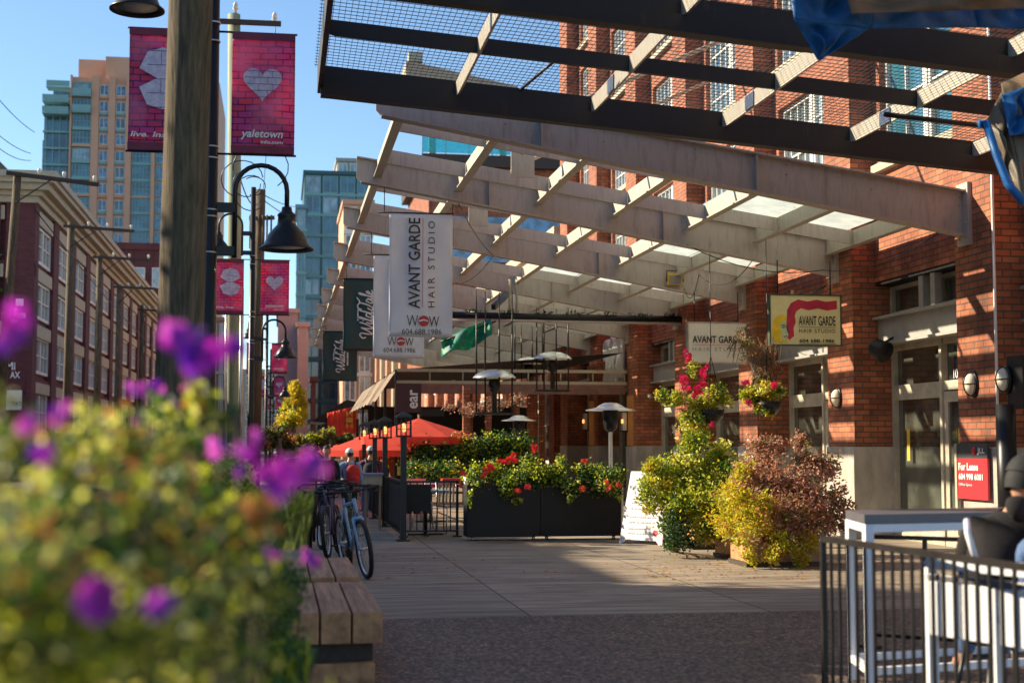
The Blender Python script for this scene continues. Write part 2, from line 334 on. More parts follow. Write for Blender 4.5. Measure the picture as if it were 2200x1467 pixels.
def foliage(mb, blobs, n, size, weights, clump=.16, spread=None, asp=.55, shell=.55, lump=6):
    """blobs: (centre, (rx,ry,rz)); leaves gathered in clumps inside the ellipsoids"""
    if lump:
        nb = []
        for c, r in blobs:
            for q in range(lump):
                d = V((U(-1, 1), U(-1, 1), U(-1, 1))).normalized() * U(.2, .6); k = U(.42, .68)
                nb.append((V(c) + V((d.x * r[0], d.y * r[1], d.z * r[2])), (r[0] * k, r[1] * k, r[2] * k)))
        blobs = nb
    vol = [b[1][0] * b[1][1] * b[1][2] for b in blobs]; tot = sum(v ** .67 for v in vol)
    for (c, r), v in zip(blobs, vol):
        k = int(n * v ** .67 / tot); nc = max(4, k // 34); cl = []
        for i in range(nc):
            d = V((U(-1, 1), U(-1, 1), U(-1, 1)))
            if d.length < .01: d = V((1, 0, 0))
            d.normalize(); q = U(shell, 1.14)
            cl.append((V(c) + V((d.x * r[0], d.y * r[1], d.z * r[2])) * q, random.choices(range(len(weights)), weights)[0]))
        for i in range(k):
            cc, mi = random.choice(cl); sp = spread or min(r) * clump * 1.6
            p = cc + V((random.gauss(0, sp), random.gauss(0, sp), random.gauss(0, sp)))
            mb.m = mi if R() < .84 else random.choices(range(len(weights)), weights)[0]
            mb.leaf(p, size * U(.6, 1.25), asp, nrm=p - V(c))
    mb.m = 0
def flower(mb, c, r, m=0, nrm=None, n=5):
    mb.m = m; nrm = V(nrm or (U(-.5, .5), -1, U(-.2, .6))).normalized(); a = nrm.cross(V((0, 0, 1))).normalized(); b = nrm.cross(a); c = V(c)
    for i in range(n):
        t = 2 * math.pi * (i + R() * .3) / n; d = a * math.cos(t) + b * math.sin(t); w = nrm.cross(d)
        mb.add([c, c + d * r * .6 + w * r * .42 + nrm * r * .15, c + d * r + nrm * r * .3, c + d * r * .6 - w * r * .42 + nrm * r * .15], [(0, 1, 2, 3)])
    mb.m = 0

def smooth(pts, n=5):
    P = [V(p) for p in pts]; out = []
    for i in range(len(P) - 1):
        a, b, c, d = P[max(i - 1, 0)], P[i], P[i + 1], P[min(i + 2, len(P) - 1)]
        for k in range(n): t = k / n; out.append(.5 * ((2 * b) + (c - a) * t + (2 * a - 5 * b + 4 * c - d) * t * t + (3 * b - a - 3 * c + d) * t ** 3))
    return out + [P[-1]]
SCRIPT = [[(-.25, .5), (-.36, .75), (-.18, .97), (0, .85), (.02, .4), (.1, .02), (.3, .5), (.4, .9), (.42, .4), (.52, .02), (.72, .5), (.78, 1.0)], [(.86, .5), (.84, .05), (1.0, .1), (1.15, .7), (1.18, 1.05), (1.08, .9), (1.1, .05), (1.25, .1)], [(.92, .72), (.95, .76)],
          [(1.55, .45), (1.36, .5), (1.3, .12), (1.46, .05), (1.6, .4), (1.68, 1.1), (1.62, .1), (1.78, .1)],
          [(1.8, .85), (1.78, 1.05), (2.0, 1.16), (2.3, 1.0), (2.6, 1.22)], [(2.25, 1.03), (2.2, .4), (2.02, .0), (1.86, .14), (1.98, .42)], [(2.62, .42), (2.46, .5), (2.38, .12), (2.55, .06), (2.66, .45), (2.68, .08), (2.8, .1), (2.95, .7), (2.98, 1.05), (2.87, .9), (2.9, .05), (3.05, .16), (3.22, .38), (3.15, .52), (3.04, .3), (3.12, .04), (3.38, .12)]]
def script(parent, o, ex, ey, s, strokes=None, sh=.18, r=.055, m=None):
    o = V(o); ex = V(ex); ey = V(ey); nr = ex.cross(ey); mb = MB()
    for st in (strokes or SCRIPT): mb.tube([o + (ex * (x + sh * y) + ey * y) * s + nr * .004 for x, y, _ in smooth([(a, b, 0) for a, b in st])], r * s, 5)
    return part('lettering', mb, m or INKW, parent)
def dashes(parent, o, ex, ey, w, n, h, m):
    o = V(o); ex = V(ex); ey = V(ey); mb = MB(); x = 0
    for k in range(n):
        l = w / n * U(.45, .8); mb.prism([(x, 0), (x + l, 0), (x + l, h), (x, h)], o, ex, ey, -.002); x += w / n
    return part('faint_print', mb, m, parent)
# ================================================================ SETTING
AGG = groundmat('exposed_aggregate', (.17, .12, .088), (.105, .075, .056), (2.9, 2.6, 2.3), 48, None, .6, .7)
PAVE = groundmat('brushed_concrete', (.46, .37, .27), (.3, .24, .175), None, 0, (2.2, 3.1), .15, .75, wave=True)
ROADM = groundmat('asphalt', (.06, .06, .062), (.04, .04, .042), (1.6, 1.6, 1.6), 60)
BEDM = groundmat('soil', (.08, .055, .035), (.045, .03, .02), (1.5, 1.4, 1.2), 40, None, .8)
mb = MB(); mb.box(-700, 700, -60, 1500, -.6, -.25); solo('ground', mb, ROADM, None, None, kind='structure')
mb = MB(); mb.box(-12.4, -2.2, -40, 700, -.3, -.2); solo('road', mb, ROADM, None, None, kind='structure')
mb = MB(); mb.box(-2.2, 9.9, -6, 12.45, -.3, 0); solo('aggregate_paving', mb, AGG, None, None, kind='structure')
mb = MB(); mb.box(-2.2, 9.9, 12.462, 320, -.3, 0); solo('pavement', mb, PAVE, None, None, kind='structure')
mb = MB(); mb.box(-14, -12.4, -40, 500, -.3, -.05); solo('far_pavement', mb, PAVE, None, None, kind='structure')
mb = MB(); mb.grid(lambda a, b: V((-1.9 + 2.9 * a * (.3 + .7 * math.sin(min(1, b * 2) * 1.57)), 3 + 5.9 * (1 - b), .012)), 10, 14); solo('planting_bed_kerb', mb, CONC, None, None, kind='structure')

# ================================================================ WINDOWS
WCACHE = {}
def window(parent, loc, w, h, face, nx, ny, fm, gm, bar=.06, dep=.12, name='window', panes='pane', mid=.03, label=None):
    key = (round(w, 2), round(h, 2), nx, ny, fm.name, gm.name, bar)
    if key not in WCACHE:
        f = MB(); f.box(0, w, 0, dep, 0, bar * 1.4); f.box(0, w, 0, dep, h - bar, h); f.box(0, bar, 0, dep, bar * 1.4, h - bar); f.box(w - bar, w, 0, dep, bar * 1.4, h - bar)
        for i in range(1, nx): f.box(w * i / nx - mid / 2, w * i / nx + mid / 2, .02, dep * .8, bar * 1.4, h - bar)
        for j in range(1, ny): f.box(bar, w - bar, .025, dep * .75, h * j / ny - mid / 2, h * j / ny + mid / 2)
        g = MB(); g.box(bar * .9, w - bar * .9, dep * .6, dep * .68, bar, h - bar * .9)
        WCACHE[key] = (build('window', f, fm), build('pane', g, gm))
    fm_, gm_ = WCACHE[key]; rz = {'Y-': 0, 'X-': -math.pi / 2, 'X+': math.pi / 2}[face]
    a = bpy.data.objects.new(name, fm_); COL.objects.link(a); a.parent = parent; a.location = V(loc) - ROOT[parent]; a.rotation_euler = (0, 0, rz)
    b = bpy.data.objects.new(panes, gm_); COL.objects.link(b); b.parent = a
    if label: a['label'] = label
    return a

# ================================================================ RIGHT BRICK BUILDING
WX, RX, SX = 9.2, 9.6, 9.85          # pilaster face, recessed wall, shopfront plane
YK = [46.3, 41.9, 37.2, 32.5, 27.75, 23.0, 18.3, 13.6, 8.9]
PW = 1.1
bb = thing('brick_building', 'red brick warehouse with pilasters, white gridded windows and shopfronts behind the canopies', 'building', (9.2, 27, 0))
m = MB()
for y in YK: m.box(WX, 10.4, y - PW, y, 1.47, 18.6)
for a, b in zip(YK[:-1], YK[1:]):
    y0, y1 = b, a - PW
    m.box(RX, 10.4, y0, y1, 4.15, 6.0)
    for z0, z1 in ((8.05, 8.75), (10.85, 11.6), (13.7, 14.4), (16.5, 18.6)): m.box(RX, 10.4, y0, y1, z0, z1)
    for z0, z1 in ((6.0, 8.05), (8.75, 10.85), (11.6, 13.7), (14.4, 16.5)):
        m.box(RX, 10.4, y0, y0 + .3, z0, z1); m.box(RX, 10.4, y1 - .3, y1, z0, z1)
m.box(10.4, 24, 7.8, 46.3, -.2, 18.6); m.box(9.25, 10.4, 46.3, 46.6, 0, 18.6)
part('wall', m, BRICK, bb)
for y in YK: m = MB(); m.box(WX - .035, 10.4, y - PW - .035, y + .03, 0, 1.47); part('stone_base', m, STONE, bb, bevel=.012)
for a, b in zip(YK[:-1], YK[1:]):
    for z in (5.9, 8.68, 11.5, 14.3): m = MB(); m.box(RX - .12, RX + .1, b + .18, a - PW - .18, z, z + .13); part('window_sill', m, CREAM, bb)
m = MB(); m.box(9.0, 10.6, 7.8, 46.7, 18.6, 19.0); part('cornice', m, CREAM, bb)
for i, (a, b) in enumerate(zip(YK[:-1], YK[1:])):
    y0, y1 = b + .3, a - PW - .3; w = y1 - y0
    for z, h in ((6.03, 2.02), (8.81, 2.04), (11.63, 2.07), (14.43, 2.07)):
        if i == 7 and z > 9: continue
        gm = GLASST if i in (5, 6) and z < 9 else (GLASSB if (i * 3 + int(z)) % 3 else GLASSG)
        if i == 5 and z < 9: gm = GLASST
        for k in range(2):
            window(bb, (RX + .1, y1 - k * (w / 2 + .06), z), w / 2 - .06, h, 'X-', 2 if gm is GLASST else 4, 2 if gm is GLASST else 4, WHITE, gm, .07)
        mm = MB(); mm.box(RX + .08, RX + .26, y0 + w / 2 - .06, y0 + w / 2 + .06, z, z + h)
        if z < 9: part('window_mullion', mm, WHITE, bb)
# shopfronts
for i, (a, b) in enumerate(zip(YK[:-1], YK[1:])):
    y0, y1 = b, a - PW; w = y1 - y0
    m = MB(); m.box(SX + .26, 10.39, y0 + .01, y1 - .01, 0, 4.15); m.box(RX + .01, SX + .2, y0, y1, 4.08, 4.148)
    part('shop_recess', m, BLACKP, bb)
    m = MB(); m.box(RX + .04, RX + .1, y0, y1, 3.12, 3.56); m.box(RX - .06, RX + .2, y0, y1, 3.1, 3.14); m.box(RX - .06, RX + .2, y0, y1, 3.53, 3.57)
    m.box(RX + .02, RX + .14, y0 + w * .42, y0 + w * .46, 3.57, 4.07); m.box(RX + .02, RX + .14, y0 + w * .53, y0 + w * .57, 3.57, 4.07)
    part('steel_lintel', m, GREYST, bb)
    if i == 1:   # dark entrance flanked by thin orange slabs painted as sunlit brick
        
        for q in (YK[1], YK[2]): m = MB(); m.box(WX - .04, WX - .003, q - .75, q - .12, 1.49, 2.8); part('sunlit_brick_patch', m, SUNBRICK, bb)
    door = i % 2 == 0
    window(bb, (SX, y1, 3.57), w, .5, 'X-', 2, 1, FRAME, GLASS, .06)
    window(bb, (SX, y1, 2.32), w, .8, 'X-', 2, 1, FRAME, GLASS, .1)
    window(bb, (SX, y1, 0.12), w * .5, 2.2, 'X-', 1, 1, FRAME, GLASS, .1)
    d = MB(); dy0, dy1 = y0 + .05, y0 + w * .5 - .04
    d.box(SX, SX + .07, dy0, dy0 + .13, .03, 2.3); d.box(SX, SX + .07, dy1 - .13, dy1, .03, 2.3); d.box(SX, SX + .07, dy0 + .13, dy1 - .13, 2.14, 2.3); d.box(SX, SX + .07, dy0 + .13, dy1 - .13, .03, .28)
    dr = part('door', d, FRAME, bb)
    g = MB(); g.box(SX + .03, SX + .04, dy0 + .12, dy1 - .12, .27, 2.15); part('pane', g, GLASS, dr)
    h = MB(); h.tube([V((SX - .01, dy0 + .22, .8)), V((SX - .09, dy0 + .26, .9)), V((SX - .12, dy0 + .3, 1.1)), V((SX - .09, dy0 + .26, 1.3)), V((SX - .01, dy0 + .22, 1.4))], .018, 8); part('handle', h, SILVER, dr)
    m = MB(); m.box(SX - .03, SX + .1, y0 + w * .5 - .04, y0 + w * .5 + .04, 0, 3.1); m.box(SX - .02, SX + .1, y0, y1, 0, .119); part('door_frame', m, FRAME, bb)
text('lettering', '1073', (SX - .01, 19.7, 2.62), (0, -1, 0), (0, 0, 1), .3, .14, INKW, bb)
text('lettering', 'M', (SX - .005, 19.35, 1.25), (0, -1, 0), (0, 0, 1), .2, .18, INKW, bb)
for yy in (21.3, 19.55):
    m = MB(); m.box(SX - .006, SX - .002, yy - .05, yy + .05, 1.25, 1.75); part('yellow_door_decal', m, YEL, bb)

# conduit, downpipe
m = MB(); p = aX(2141, 600, WX); m.tube([(WX - .03, p.y, .1), (WX - .03, p.y, 9)], .02, 8)
solo('white_conduit', m, WHITEP, 'thin white pipe running up the brick pilaster at the right', 'pipe')
m = MB(); q = aX(1395, 740, RX); m.tube([(RX - .08, q.y, 4.3), (RX - .08, q.y, 2.95), (RX - .08, q.y - .12, 2.8), (RX - .08, q.y - .4, 2.75)], .06, 10)
solo('drain_pipe', m, CREAM, 'cream bent drain pipe on brick wall left of the white hair studio sign', 'pipe')

# ================================================================ CANOPY
def tipz(k): return 0
def raf(X, top): return (6.08 + (4.93 - 6.08) * (X - 1.17) / 8.03) if top else (5.70 + (4.33 - 5.70) * (X - 1.17) / 8.03)
PX = [1.5, 2.8, 4.1, 5.35, 6.6, 7.8, 9.05]
RY = [17.95, 22.6, 27.4, 32.3, 37.1, 41.9, 46.7, 51.5, 56.3, 61.1]
cp = thing('steel_canopy', 'long weathered grey steel canopy of sloping beams along the brick warehouse', 'canopy', (5.2, 35, 4.3))
for y in RY:
    m = MB(); t = .025
    poly = [(1.17, raf(1.17, 1)), (9.2, raf(9.2, 1)), (9.2, raf(9.2, 0)), (1.24, raf(1.24, 0)), (1.17, raf(1.17, 0) + .06)]
    m.prism(poly, (0, y, 0), (1, 0, 0), (0, 0, 1), t)
    m.beam((1.24, y, raf(1.24, 0)), (9.2, y, raf(9.2, 0)), .2, .022); m.beam((1.17, y, raf(1.17, 1)), (9.2, y, raf(9.2, 1)), .2, .022)
    m.box(9.14, 9.21, y - .16, y + .16, 4.2, 5.05)
    for zz in (4.3, 4.5, 4.75, 4.95):
        for yy in (-.1, .1): m.lathe([(0, 0), (.022, 0), (.018, .014), (0, .016)], (9.14, y + yy, zz), 6, Matrix.Rotation(-math.pi / 2, 3, 'Y'))
    for X in PX:
        for dz in (.08, .2): m.lathe([(0, 0), (.016, 0), (.013, .012), (0, .013)], (X + .05, y - .002, raf(X, 1) - dz), 6, Matrix.Rotation(math.pi / 2, 3, 'X'))
    for X in (3.3, 6.2): m.box(X, X + .012, y - .09, y + .09, raf(X, 0) + .02, raf(X, 1) - .02)
    part('rafter', m, CANOPY, cp)
PX = [1.5, 2.8, 4.1, 5.35, 6.6, 7.8, 9.05]
for y0, y1 in zip(RY[:-1], RY[1:]):
    for j, X in enumerate(PX):
        zt = raf(X, 1) - .02; m = MB(); m.box(X - .012, X + .012, y0 + .04, y1 - .04, zt - .25, zt); m.beam((X, y0 + .04, zt - .25), (X, y1 - .04, zt - .25), .13, .018)
        part('purlin', m, PURL, cp)
    for yy in (y0 + 1.25, y1 - 1.15):
        m = MB()
        for Xa, Xb in zip(PX[:-1], PX[1:]):
            m.prism([(Xa + .02, raf(Xa, 1) - .03), (Xb - .02, raf(Xb, 1) - .03), (Xb - .02, raf(Xb, 1) - .25), (Xa + .02, raf(Xa, 1) - .25)], (0, yy, 0), (1, 0, 0), (0, 0, 1), .03)
        part('cross_plate', m, CANOPY, cp)
    for Xa, Xb in zip(PX[3:-1], PX[4:]):
        m = MB()
        if Xa < 6 and RY.index(y0) < 2: continue
        m.add([(Xa + .01, y0 + .05, raf(Xa, 1) + .015), (Xb - .01, y0 + .05, raf(Xb, 1) + .015), (Xb - .01, y1 - .05, raf(Xb, 1) + .015), (Xa + .01, y1 - .05, raf(Xa, 1) + .015)], [(0, 1, 2, 3)])
        part('frosted_glass', m, FROST, cp)
# tie rods with rusty brackets
for y in (20.6, 25.4):
    m = MB(); m.box(3.35, 3.7, y, y + .03, raf(3.4, 1) - .3, raf(3.4, 1) + .12); m.tube([(3.5, y + .01, raf(3.5, 1) + .05), (4.3, y + .5, raf(4, 1) + 1.0), (WX, y + 2.2, 9.2)], .035, 8)
    part('tie_rod', m, rustmat('rusted_bracket' + str(y), (.5, .44, .34), (.3, .1, .03)), cp)

# ================================================================ NEAR DARK PERGOLA
def pz(X): return 6.0 + (5.33 - 6.0) * (X - .43) / 8.77
pg = thing('dark_steel_pergola', 'dark brown steel pergola with wire mesh roof overhead in the foreground', 'pergola', (4.8, 14.8, 5))
def pbeam(Y, w, h, dz, nm, x0=.43):
    m = MB(); m.prism([(x0, pz(x0) + dz), (9.2, pz(9.2) + dz), (9.2, pz(9.2) + dz - h), (x0 + .1, pz(x0) + dz - h), (x0, pz(x0) + dz - h * .8)], (0, Y, 0), (1, 0, 0), (0, 0, 1), -w); return m
for Y in (16.8, 12.85, 8.7):
    m = pbeam(Y, .03, .24, 0, 'b'); m2 = pbeam(Y - .13, .03, .2, -.215, 'b'); m.add(m2.v, m2.f); m2 = pbeam(Y - .13, .16, .02, -.41, 'b'); m.add(m2.v, m2.f)
    part('main_beam', m, STEEL_DK, pg)
for Y in (14.9, 10.8):
    part('purlin', pbeam(Y, .05, .17, -.02, 'p'), STEEL_DK, pg)
for X in (2.05, 3.72, 5.38, 7.05, 8.7):
    m = MB(); z = pz(X) - .02; m.box(X, X + .03, 8.75, 16.82, z - .19, z); part('cross_beam', m, PURL, pg)
m = MB(); z = pz(.43); m.box(.40, .46, 8.6, 16.95, z - .3, z + .03); part('edge_beam', m, STEEL_DK, pg)
m = MB(); x = .38
while x < 9.1: m.beam((x, 8.7, pz(x) + .02), (x, 16.95, pz(x) + .02), .005, .005); x += .062
y = 8.75
while y < 16.95: m.beam((.36, y, pz(.4) + .027), (9.15, y, pz(9.15) + .027), .006, .006); y += .125
part('wire_mesh', m, BLACK, pg)
for X, s in ((3.72, 1), (5.38, 1), (7.05, 1)):
    m = MB(); yy = 15.55; z = pz(X); m.box(X - .014, X - .003, yy, yy + .3, z - .205, z - .04)
    part('gusset', m, mat('blue_grey_gusset', (.06, .09, .16), .5), pg)
m = MB(); q = aY(1200, 118, 16.3); m.tube([aY(1205, 120, 15.6), aY(1110, 200, 16.9)], .02, 6); part('hanger_rod', m, STEEL_DK, pg)
m = MB(); a = aY(1900, 246, 14.6); b = aY(2120, 272, 14.6); m.tube([a, b], .03, 8); part('brace_tube', m, STEEL_DK, pg)

# tarps over the pergola
def tarp(name, pts, label, mats, Y, thick=.004, seed=1, amp=.06, mi=None):
    """a draped sheet: outline polygon fan-subdivided with folds"""
    rnd = random.Random(seed); m = MB()
    for k, quad in enumerate(pts):
        A, B, C, D = [aY(x, y, Y + dy) for x, y, dy in quad]; ph = rnd.uniform(0, 6)
        m.m = (mi[k] if mi else 0)
        def P(u, v, A=A, B=B, C=C, D=D, ph=ph):
            p = (A * (1 - u) + B * u) * (1 - v) + (D * (1 - u) + C * u) * v
            e = math.sin(math.pi * u) * math.sin(math.pi * v)
            return p + V((0, amp * e * math.sin(7 * u + 5 * v + ph) - amp * .5 * e * math.sin(17 * u - 6 * v), amp * .5 * e * math.sin(11 * u + ph)))
        m.grid(P, 22, 14)
    o = solo(name, m, mats, label, 'tarpaulin'); s = o.modifiers.new('s', 'SOLIDIFY'); s.thickness = thick; return o
tarp('tarpaulin', [[(1690, -60, 0), (1900, -60, 0), (1868, 62, -.1), (1706, 42, -.1)], [(1706, 42, -.1), (1868, 62, -.1), (1762, 131, .1), (1756, 128, .1)],
                   [(1868, -60, 0), (2075, -60, .3), (2100, 60, .2), (1868, 62, -.1)], [(2075, -60, .3), (2330, -60, .2), (2330, 68, .2), (2100, 60, .2)], [(1800, -60, -.3), (2260, -60, -.1), (2230, 18, -.2), (1830, 30, -.35)]],
     'blue tarpaulin draped over top of the dark pergola, hanging in a point', [TARP, TARPB], 11.2, mi=[0, 0, 0, 0, 1], amp=.1)
tarp('tarpaulin', [[(2150, 180, .3), (2260, 130, .2), (2270, 460, -.1), (2200, 432, -.1)], [(2118, 262, .2), (2152, 196, .25), (2202, 432, -.12), (2150, 350, .1)], [(2152, 205, .1), (2240, 175, .1), (2240, 285, 0), (2168, 292, 0)]],
     'loose blue and brown tarpaulin hanging down at the right end of the pergola', [TARPB, TARP], 11.0, seed=4, mi=[0, 0, 1], amp=.12)
m = MB(); m.tube([aY(2104, 268, 11.1), aY(2118, 262, 11.1), aY(2140, 330, 11.0), aY(2165, 395, 10.9), aY(2200, 436, 10.8)], .035, 6)
solo('tarpaulin_hem', m, TARP, 'rolled blue hem rope of tarpaulin curving down at the right edge', 'tarp hem')
# ================================================================ LEFT STREET
def facade_cols(root, X, y0, nb, bay, ww, rows, fm, gm, face='X+'):
    for i in range(nb):
        for z, h in rows:
            for k in range(2): window(root, (X, y0 + i * bay + (bay - ww) / 2 + k * (ww / 2 + .04), z), ww / 2 - .04, h, face, 2, 2, fm, gm, .12, .2, mid=.07)
lb = thing('warehouse', 'maroon brick warehouse with deep cream cornice and cream window panels across the street', 'building', (-20, 115, 0))
LX = -13.0; LY = 78.5; ROWS = [(11.45, 2.0), (8.4, 2.0), (5.4, 2.0), (2.2, 2.2)]
m = MB(); m.box(-34, LX - .35, LY + .35, 158, -.3, 14.4)
nb, bay, ww = 11, 7.1, 5.2
for i in range(nb + 1): m.box(LX - .35, LX, LY + .36 + i * bay - (.95 if i else .0), LY + i * bay + .95 + .36, -.3, 14.4)
for z0, z1 in ((-.3, 2.0), (4.6, 5.1), (7.6, 8.1), (10.6, 11.15)): m.box(LX - .35, LX - .12, LY + 1.2, LY + nb * bay, z0, z1)
for i in range(5): m.box(-34 + i * 4.4, -34 + i * 4.4 + 1.6, LY, LY + .35, -.3, 14.4)
m.box(LX - 1.5, LX, LY, LY + .36, -.3, 14.4); m.box(-34, LX, LY + .1, LY + .35, -.3, 2); m.box(-34, LX, LY + .1, LY + .35, 7.3, 8.1); m.box(-34, LX, LY + .1, LY + .35, 10.5, 11.3)
part('wall', m, BRICKM, lb)
for z0, z1 in ((13.5, 14.25), (10.42, 10.6 + .5), (7.35, 7.6 + .45), (4.3, 4.9)):
    for i in range(nb): m = MB(); m.box(LX - .3, LX - .06, LY + 1.35 + i * bay, LY + i * bay + bay - .65, z0, z1); part('spandrel_panel', m, CREAM, lb)
    m = MB(); m.box(-33, LX - 1.6, LY + .06, LY + .3, z0, z1); part('spandrel_panel', m, CREAM, lb)
m = MB()
for k, (o, z0, z1) in enumerate(((.12, 14.4, 14.75), (.35, 14.75, 15.0), (.75, 15.0, 15.35), (1.05, 15.35, 15.6), (1.2, 15.6, 15.95))): m.box(-35, LX + o, LY - o, 158 + o, z0, z1 - .004)
part('cornice', m, CREAM, lb)
m = MB(); m.box(-34, -15.5, 81.5, 150, 15.95, 17.2); part('parapet', m, DARKWOOD, lb)
facade_cols(lb, LX - .2, LY + .36, nb, bay, ww, ROWS, WHITE, GLASS)
for i in range(4):
    for z, h in ROWS[:3]: window(lb, (-34 + i * 4.4 + 1.75, LY + .25, z), 2.5, h, 'Y-', 2, 3, WHITE, GLASS, .12, .1, mid=.07)
text('lettering', 'Mi', aY(14, 778, LY - .05), (1, 0, 0), (0, 0, 1), .45, .4, INKW, lb, bold=.02); text('lettering', 'AX', aY(22, 798, LY - .05), (1, 0, 0), (0, 0, 1), .5, .35, INKW, lb, bold=.02)
m = MB()
for px, py, w_, h_ in ((34, 642, 16, 16), (30, 662, 7, 18), (36, 672, 18, 12), (20, 686, 18, 8)): q = aY(px, py, LY - .05); m.box(q.x, q.x + w_ * .024, LY - .06, LY - .02, q.z - h_ * .024, q.z)
part('painted_emblem', m, INKW, lb)
m = MB(); b0 = aY(10, 838, LY - .1); b1 = aY(46, 880, LY - .1); m.box(b0.x, b1.x, LY - .12, LY - .02, b1.z, b0.z); sg = part('sign_panel', m, SIGNW, lb)
text('lettering', 'TIKS', aY(24, 862, LY - .14), (1, 0, 0), (0, 0, 1), .5, .22, INK, sg)

fb = thing('distant_warehouse', 'taller maroon brick building just beyond the corniced warehouse', 'building', (-20, 190, 0))
m = MB(); m.box(-40, -13, 172, 235, -.3, 24.5); m.box(-40, -12.7, 171.7, 235, 24.5, 25.3); part('wall', m, BRICKM, fb)
for z in (4, 8, 12, 16, 20):
    for k in range(4): window(fb, (-22 + k * 2.3, 171.85, z), 1.5, 2.4, 'Y-', 1, 2, WHITE, GLASSG, .12)
    for k in range(6): window(fb, (-12.95, 176 + k * 9, z), 5, 2.4, 'X+', 3, 2, WHITE, GLASSG, .15)
m = MB(); a = aY(282, 590, 171.5); b = aY(310, 640, 171.5); m.box(a.x, b.x, 171.4, 171.7, b.z, a.z); part('spandrel_panel', m, WHITE, fb)

# peach tower
D = 250.0
def tw(px, py, Y=D): p = aY(px, py, Y); return p.x, p.z
pt = thing('apartment_tower', 'tall peach concrete and teal glass apartment tower behind the wooden pole', 'tower', (aY(250, 900, D).x, D, 0))
x = lambda px, py=300: aY(px, py, D).x
z = lambda py, px=220: aY(px, py, D).z
m = MB(); X0, X1 = x(92), x(470)
m.box(x(150), X1, D, D + 28, -.3, z(168)); m.box(x(160), x(222), D + 3, D + 20, z(168), z(120)); m.box(x(222), x(283), D + 1, D + 22, z(168), z(118)); m.box(x(283), x(330), D + 3, D + 20, z(168), z(126))
for a, b in ((150, 154), (196, 212), (233, 247), (270, 283), (326, 334), (372, 380)): m.box(x(a), x(b), D - .8, D, -.3, z(166))
part('wall', m, PEACH, pt)
m = MB(); m.box(X0, x(150), D + 1, D + 28, -.3, z(213)); m.box(x(100), x(150), D + 6, D + 26, z(213), z(180)); part('glass_wing', m, GLASST, pt)
m = MB(); m.box(x(66), X0, D + 12, D + 30, -.3, z(275)); part('rear_wing', m, GLASSG, pt)
FH = 2.86
top = z(178)
for k in range(26):
    zz = top - k * FH
    m = MB(); m.box(x(156), x(196), D - .9, D + .1, zz - FH + .02, zz - FH + .45); m.box(x(283), x(326), D - .5, D + .1, zz - FH + .02, zz - FH + .3) ; m.box(x(212), x(270), D - .4, D, zz - FH + .02, zz - FH + .5)
    part('floor_band', m, TEALFR if k % 3 else PEACH, pt)
    window(pt, (x(156), D - .5, zz - FH + .5), x(195) - x(156), FH - .6, 'Y-', 5, 2, TEALFR, GLASST if k % 4 else GLASSG, .14, .2, mid=.1)
    window(pt, (x(285), D - .3, zz - FH + .35), x(325) - x(285), FH - .4, 'Y-', 5, 2, TEALFR, GLASST, .14, .2, mid=.1)
    window(pt, (x(335), D - .3, zz - FH + .35), x(371) - x(335), FH - .4, 'Y-', 4, 2, TEALFR, GLASSB, .14, .2, mid=.1)
    window(pt, (x(213), D - .25, zz - FH + .55), x(232) - x(213), FH - 1.0, 'Y-', 2, 1, WHITE, GLASSB, .1, .2, mid=.1)
    window(pt, (x(248), D - .25, zz - FH + .55), x(269) - x(248), FH - 1.0, 'Y-', 2, 1, WHITE, GLASST if k % 3 else GLASSB, .1, .2, mid=.1)
for k in range(24):
    zz = z(213) - k * FH; m = MB(); m.box(X0 - .1, x(149), D + .4, D + 1, zz - .35, zz)
    for j in range(7): m.box(X0 + j * 1.15 + .3, X0 + j * 1.15 + .45, D + .7, D + 1, zz - FH, zz - .35)
    part('mullion_band', m, TEALFR, pt)
for (a, b, py) in ((92, 148, 225), (92, 148, 250), (100, 150, 195), (156, 196, 210), (156, 196, 245)):
    m = MB(); m.box(x(a), x(b), D - 1.6, D + .9, z(py) - .2, z(py) + .05); m.box(x(a), x(b), D - 1.6, D - 1.5, z(py) + .1, z(py) + 1.1); part('balcony', m, TEALFR, pt)

def glass_tower(nm, label, px0, px1, pytop, Y, depth, wm, gm, fmn, cols, fh, bandm=None, cat='tower'):
    r = thing(nm, label, cat, (aY((px0 + px1) / 2, 900, Y).x, Y, 0))
    x0, x1 = aY(px0, 600, Y).x, aY(px1, 600, Y).x; zt = aY((px0 + px1) / 2, pytop, Y).z
    m = MB(); m.box(x0, x1, Y, Y + depth, -.3, zt); m.box(x0 - .2, x1 + .2, Y - .3, Y + depth + .2, zt, zt + .5); part('wall', m, wm, r)
    n = int(zt / fh); cw = (x1 - x0) / cols
    for k in range(min(n, 100 // cols)):
        zz = zt - (k + 1) * fh
        m = MB(); m.box(x0 - .05, x1 + .05, Y - .25, Y + .05, zz - .18, zz + .18); part('floor_band', m, bandm or fmn, r)
        for c in range(cols): window(r, (x0 + c * cw + .15, Y - .2, zz + .2), cw - .3, fh - .45, 'Y-', max(2, int(cw / 1.3)), 1, fmn, gm if (k * 7 + c * 3) % 5 else GLASSG, .12, .2, mid=.12)
    return r
glass_tower('glass_tower', 'dark teal glass tower rising left of the canopy tips', 652, 800, 376, 200, 22, mat('dark_teal_panel', (.015, .09, .1), .3), GLASST, TEALFR, 4, 2.9)
glass_tower('glass_tower', 'pale grey stair tower standing on the teal tower roof', 722, 772, 348, 206, 10, CONC, GLASSG, WHITE, 2, 3.0)
glass_tower('glass_tower', 'slim lower teal glass block at the left edge of the dark teal tower', 636, 657, 448, 190, 12, GLASST, GLASST, TEALFR, 1, 2.9)
